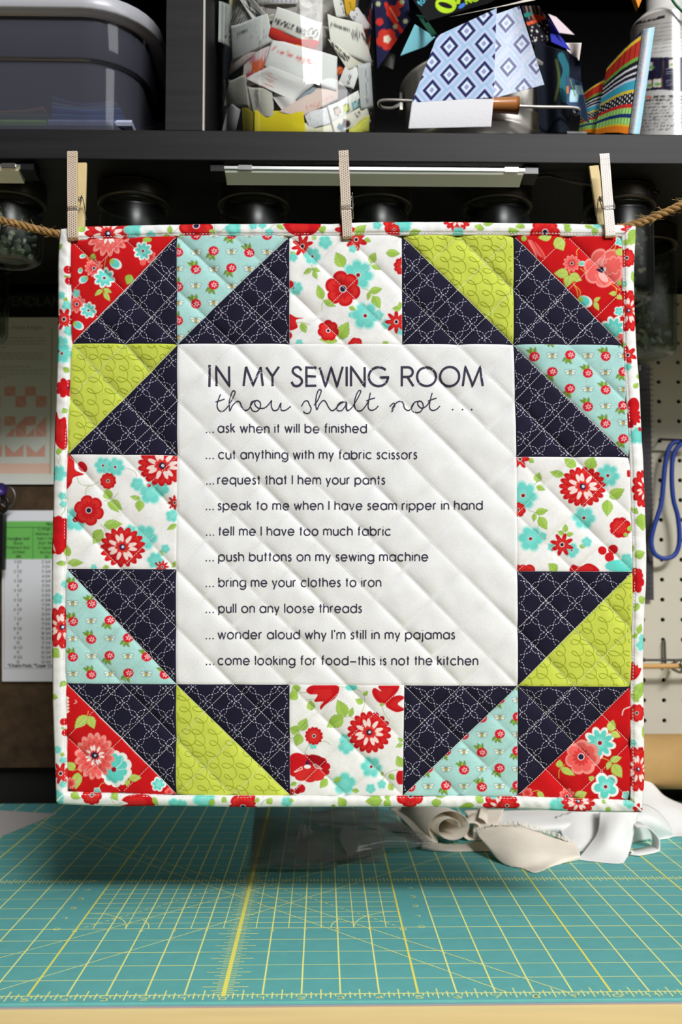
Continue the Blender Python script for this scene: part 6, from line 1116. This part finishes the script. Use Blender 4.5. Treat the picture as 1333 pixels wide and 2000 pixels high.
# ================================================================== on the mat: paper, plastic sleeve, muslin heap
def gY(px, py, z=0.): return ground([(px, py)], z)[0][1]
q = ground(np.array([(-160, 1572), (0, 1583), (110, 1590), (0, 1635), (-200, 1712)], float), .02); mb = MB(); mb.add([*q, *(q+[0, 0, .015])], None, [(5, 6, 7), (5, 7, 8), (5, 8, 9), (0, 2, 1), (0, 3, 2), (0, 4, 3)]); mb.add([*q, *(q+[0, 0, .015])], [(j, (j+1) % 5, 5+(j+1) % 5, 5+j) for j in range(5)])
tag(mb.build('paper_sheet', mat('plain_paper', (206, 200, 196), rough=.8)), 'plain off-white paper sheet lying on the mat at far left', 'paper')
def net(name, rows, m, lb=None, cat=None, grp=None, parent=None, n=8, thick=.02, fray=0, seed=0):
    """smooth sheet through a net of (px, py, depth in) points"""
    G = np.array([[at([(x, y)], Y)[0] for x, y, Y in r] for r in rows]); G = np.array([crv(r, n) for r in G]); G = np.array([crv(G[:, j], n) for j in range(G.shape[1])]); G = np.swapaxes(G, 0, 1)
    R = np.random.RandomState(seed)
    if fray: G[0, :, 2] += R.normal(0, fray, G.shape[1])
    G[..., 2] = np.maximum(G[..., 2], .03); o = mk(name, M_(G.reshape(-1, 3)), gridF(G.shape[0], G.shape[1]), m, parent); 
    if thick: solid(o, thick*IN, 0)
    return tag(o, lb, cat, grp) if lb else o
MUS = mat('natural_muslin', (242, 230, 212), rough=.92, noise=(50, .94, 1.04), bump=(900, .2, .0006)); WMUS = mat('white_muslin', (240, 238, 234), rough=.92, noise=(40, .96, 1.02), bump=(900, .2, .0006)); FRAY = mat('frayed_threads', (236, 228, 214), rough=.9)
g = gY
net('muslin_piece', [[(930, 1622, 39.8), (955, 1613, 40.1), (985, 1611, 40.1), (1025, 1615, 40.1), (1074, 1632, 39.8), (1126, 1650, 39.3)], [(936, 1634, 39.2), (962, 1650, 38.6), (1000, 1656, 38.2), (1045, 1660, 38.2), (1085, 1662, 38.4), (1132, 1662, 38.7)], [(948, 1648, 39.0), (972, 1676, 38.0), (1010, 1690, 37.3), (1050, 1690, 37.4), (1095, 1678, 37.8), (1134, 1672, 38.2)], [(965, 1668, g(965, 1668)+.3), (990, 1692, g(990, 1692)+.1), (1018, 1697, 37.2), (1046, 1706, g(1046, 1706)), (1085, 1692, g(1085, 1692)), (1136, 1680, g(1136, 1680))]], MUS, 'cream muslin piece curling into a cone, frontmost of the heap on the mat', 'fabric', 'muslin heap on the mat', fray=.03, seed=1)
m = MB(); R = np.random.RandomState(2)
for k in range(150):
    t = R.random(); x = 932+192*t; y = np.interp(t, [0, .14, .3, .52, .78, 1], [1622, 1613, 1611, 1615, 1632, 1650]); p = P1(x, y, np.interp(t, [0, .3, .5, 1], [39.8, 40.1, 40.1, 39.3])); m.tube([p, p+np.array([R.normal(0, .05), 0, R.uniform(.05, .2)])], .012, 3, False)
tag(m.build('frayed_edge', FRAY), 'short frayed threads along the upper edge of the cream muslin cone', 'threads', kind='stuff')
net('muslin_piece', [[(1172, 1576, 41), (1200, 1574, 41), (1222, 1574, 41), (1250, 1580, 41.2)], [(1168, 1622, 40), (1190, 1620, 39.5), (1215, 1620, 39.5), (1240, 1622, 40.2)], [(1150, 1650, 39.3), (1180, 1655, 38.7), (1208, 1658, 38.7), (1234, 1650, 39.4)], [(1128, 1678, g(1128, 1680)), (1158, 1684, g(1158, 1684)), (1212, 1688, g(1212, 1688)), (1226, 1676, g(1226, 1676))]], WMUS, 'upright white muslin fold standing at the right of the cream cone', 'fabric', 'muslin heap on the mat')
net('muslin_piece', [[(1085, 1596, 41.9), (1120, 1584, 41.9), (1160, 1578, 41.9), (1196, 1576, 41.9)], [(1096, 1626, 40.9), (1125, 1618, 40.8), (1155, 1614, 40.9), (1190, 1616, 41.0)], [(1104, 1648, 40.2), (1126, 1644, 40.1), (1150, 1642, 40.1), (1178, 1644, 40.3)], [(1106, 1672, 39.3), (1128, 1672, 39.4), (1150, 1668, 39.6), (1164, 1664, 39.8)]], WMUS, 'white muslin flap between the cream cone and upright fold', 'fabric', 'muslin heap on the mat', fray=.03, seed=4)
net('muslin_piece', [[(940, 1585, 43.5), (1010, 1582, 43.5), (1090, 1580, 43.5), (1180, 1578, 43.5), (1240, 1578, 43.5)], [(930, 1600, 42.5), (1010, 1598, 42), (1090, 1596, 42), (1170, 1590, 42), (1240, 1590, 42.4)], [(925, 1620, 41.3), (1010, 1620, 41), (1080, 1616, 41), (1150, 1610, 41.2), (1220, 1606, 41.8)], [(925, 1640, g(925, 1640)), (1010, 1640, g(1010, 1640)), (1080, 1640, g(1080, 1640)), (1150, 1640, g(1150, 1640)), (1220, 1640, g(1220, 1640))]], WMUS, 'pale muslin layer at the back of the heap, directly under the quilt edge', 'fabric', 'muslin heap on the mat')
# ribbon loop
th = np.linspace(0, 1, 40); lp_ = crv(np.array([(1240, 1612), (1262, 1614), (1282, 1634), (1283, 1660), (1268, 1678), (1242, 1681), (1226, 1674), (1234, 1660)], float), 8); Yl = np.interp(np.linspace(0, 1, len(lp_)), [0, .4, .7, 1], [40.2, 39.7, 39.0, 39.4]); P = at(lp_, Yl); P[:, 2] = np.maximum(P[:, 2], .05); W_ = np.array([0, .9, 0]); Pn = np.stack([P-W_*.35, P, P+W_*.65], 1).reshape(-1, 3)
o = mk('muslin_loop', M_(Pn), gridF(len(lp_), 3), WMUS); solid(o, .03*IN); tag(o, 'narrow white muslin strip bent into a loop at the right of the heap', 'fabric', 'muslin heap on the mat')
net('muslin_piece', [[(1200, 1530, 45.5), (1262, 1522, 45.5), (1300, 1555, 45.4), (1345, 1574, 45.4), (1400, 1590, 45.4)], [(1205, 1560, 44), (1262, 1560, 44), (1300, 1572, 44), (1345, 1590, 44.2), (1400, 1604, 44.4)], [(1215, 1590, 43), (1262, 1590, 42.8), (1298, 1600, 42.8), (1340, 1612, 43.2), (1400, 1620, 43.6)], [(1215, 1636, g(1215, 1636)), (1262, 1642, g(1262, 1642)), (1300, 1640, g(1300, 1640)), (1328, 1634, g(1328, 1634)), (1400, 1634, g(1400, 1634))]], WMUS, 'white muslin mound rising toward the kraft roll at the back right', 'fabric', 'muslin heap on the mat')
net('muslin_piece', [[(1225, 1578, 42.2), (1256, 1570, 42.2), (1285, 1584, 42.2), (1306, 1606, 42.2)], [(1225, 1600, 41), (1258, 1596, 40.9), (1288, 1606, 41), (1312, 1622, 41.6)], [(1230, 1648, g(1230, 1648)), (1262, 1643, g(1262, 1643)), (1290, 1640, g(1290, 1640)), (1318, 1634, g(1318, 1634))]], WMUS, 'white rounded muslin fold behind the loop strip', 'fabric', 'muslin heap on the mat')
# beige rolls
net('muslin_piece', [[(760, 1578, 43.4), (780, 1574, 43.6), (806, 1574, 43.8), (832, 1578, 43.8)], [(786, 1600, 42.2), (806, 1594, 42.2), (826, 1596, 42.4), (844, 1604, 42.6)], [(814, 1630, 41), (828, 1624, 41), (842, 1622, 41.2), (854, 1630, 41.4)], [(838, 1660, g(838, 1658)), (844, 1662, g(838, 1662)), (848, 1656, g(848, 1656)), (856, 1652, g(856, 1652))]], MUS, 'beige muslin fold sloping down just right of the plastic sleeve', 'fabric', 'muslin heap on the mat')
net('muslin_piece', [[(826, 1640, 40.4), (850, 1646, 40.2), (880, 1650, 40.2), (930, 1645, 40.4), (975, 1640, 40.6)], [(824, 1652, 39.8), (850, 1656, 39.6), (880, 1658, 39.6), (930, 1656, 39.8), (970, 1655, 40)], [(820, 1660, g(820, 1660)), (850, 1664, g(850, 1664)), (890, 1665, g(890, 1665)), (930, 1664, g(930, 1664)), (975, 1665, g(975, 1665))]], MUS, 'flat beige muslin strip with frayed hem lying along the mat', 'fabric', 'muslin heap on the mat', fray=.02)
def roll(c, Y, turns, r0, r1, ln, tilt, lb, m):
    t = np.linspace(0, turns*2*math.pi, 60*int(turns+1)); r = np.linspace(r0, r1, len(t)); cc = P1(*c, Y); A = np.array([cc[0]+r*np.cos(t), np.full(len(t), cc[1]), cc[2]+r*.8*np.sin(t)]).T; B = A+np.array([tilt, ln, 0]); B[:, 2] += .1; V = np.stack([A, (A+B)/2, B], 1).reshape(-1, 3); V[:, 2] = np.maximum(V[:, 2], .04); o = mk('muslin_roll', M_(V), gridF(len(t), 3), m); solid(o, .03*IN); return tag(o, lb, 'fabric', 'muslin heap on the mat')
roll((882, 1616), 40.6, 1.6, .35, .95, 2.2, -1.0, 'beige muslin curled into an open roll under the quilt', MUS); roll((925, 1622), 41.2, 1.2, .3, .7, 1.8, .4, 'smaller curl of muslin between the open roll and cream cone', MUS)
net('muslin_piece', [[(905, 1582, 43), (950, 1580, 43), (985, 1580, 43)], [(925, 1610, 41.6), (950, 1612, 41.2), (975, 1606, 41.4)], [(938, 1640, 40.8), (952, 1642, 40.6), (965, 1638, 40.8)]], MUS, 'beige muslin flap draped behind the tip of the cream cone', 'fabric', 'muslin heap on the mat')
# plastic sleeve
PLA = clear_mat('thin_poly_film', (226, 226, 222), .27, .12, (200, 196, 190)); pb_ = empty('plastic_sleeve', M_([-2, 39, .0]), 'clear crinkled plastic sleeve lying on the mat under the quilt', 'bag')
R = np.random.RandomState(11)
def film(nm, rows, seed, amp=.05, n=7):
    G = np.array([[at([(x, y)], Y)[0] for x, y, Y in r] for r in rows]); G = np.array([crv(r, n) for r in G]); G = np.array([crv(G[:, j], n) for j in range(G.shape[1])]); G = np.swapaxes(G, 0, 1); R = np.random.RandomState(seed)
    H = np.zeros(G.shape[:2]); ii, jj = np.mgrid[0:1:H.shape[0]*1j, 0:1:H.shape[1]*1j]
    for k in range(14): a, b, c_ = R.normal(0, 5), R.normal(0, 5), R.uniform(0, 6); H += np.abs(np.sin(a*ii+b*jj+c_))**.5
    G[..., 2] = np.maximum(G[..., 2]+(H-H.mean())*amp, .03); return mk(nm, M_(G.reshape(-1, 3)), gridF(G.shape[0], G.shape[1]), PLA, pb_)
film('film_layer', [[(500, 1575, g(500, 1577)), (560, 1573, 44.5), (640, 1572, 44.5), (740, 1575, 44)], [(497, 1610, g(497, 1612)), (560, 1608, 41.8), (640, 1606, 41.5), (740, 1610, 41.6)], [(492, 1660, g(492, 1662)), (560, 1655, 38.7), (640, 1650, 38.8), (748, 1655, 39)], [(490, 1686, g(490, 1692)), (540, 1690, 37.0), (600, 1690, 37.0), (660, 1684, 37.2)]], 3)
film('film_layer', [[(490, 1686, 37.3), (530, 1691, 37.15), (570, 1692, 37.1), (620, 1691, 37.1), (660, 1686, 37.2)], [(488, 1692, 36.9), (530, 1695, 36.8), (570, 1696, 36.75), (620, 1695, 36.8), (660, 1690, 36.95)], [(490, 1700, 37.1), (530, 1700, 37.0), (570, 1703, 36.95), (620, 1700, 37.0), (658, 1697, 37.1)]], 4, .012)
film('film_layer', [[(585, 1588, 42), (650, 1580, 42.3), (720, 1578, 42.5), (770, 1585, 42.6)], [(620, 1610, 40.3), (670, 1608, 40.4), (740, 1606, 40.6), (800, 1618, 40.8)], [(668, 1619, 39.6), (710, 1620, 39.6), (780, 1626, 39.9), (836, 1636, 40.2)]], 5, .05)
film('film_layer', [[(668, 1619, 39.5), (710, 1620, 39.5), (780, 1626, 39.8), (838, 1637, 40.2)], [(664, 1640, 38.6), (712, 1642, 38.6), (780, 1640, 39.2), (844, 1643, 39.9)], [(682, 1673, 38.0), (715, 1662, 38.4), (780, 1656, 39.2), (842, 1652, 39.7)]], 6, .03)
film('film_layer', [[(590, 1605, 40.6), (600, 1612, 40.3), (615, 1625, 40.2)], [(575, 1650, 39.2), (600, 1655, 39.1), (640, 1662, 39.1)], [(560, 1662, 38.8), (600, 1680, 38.2), (668, 1684, 38.1)]], 7, .03)
film('film_layer', [[(660, 1668, 38.6), (700, 1662, 38.6), (752, 1652, 39)], [(660, 1690, 37.9), (700, 1688, 37.9), (750, 1686, 38)]], 8, .02)
for o in list(bpy.data.objects):
    if '_w' in o: del o['_w']
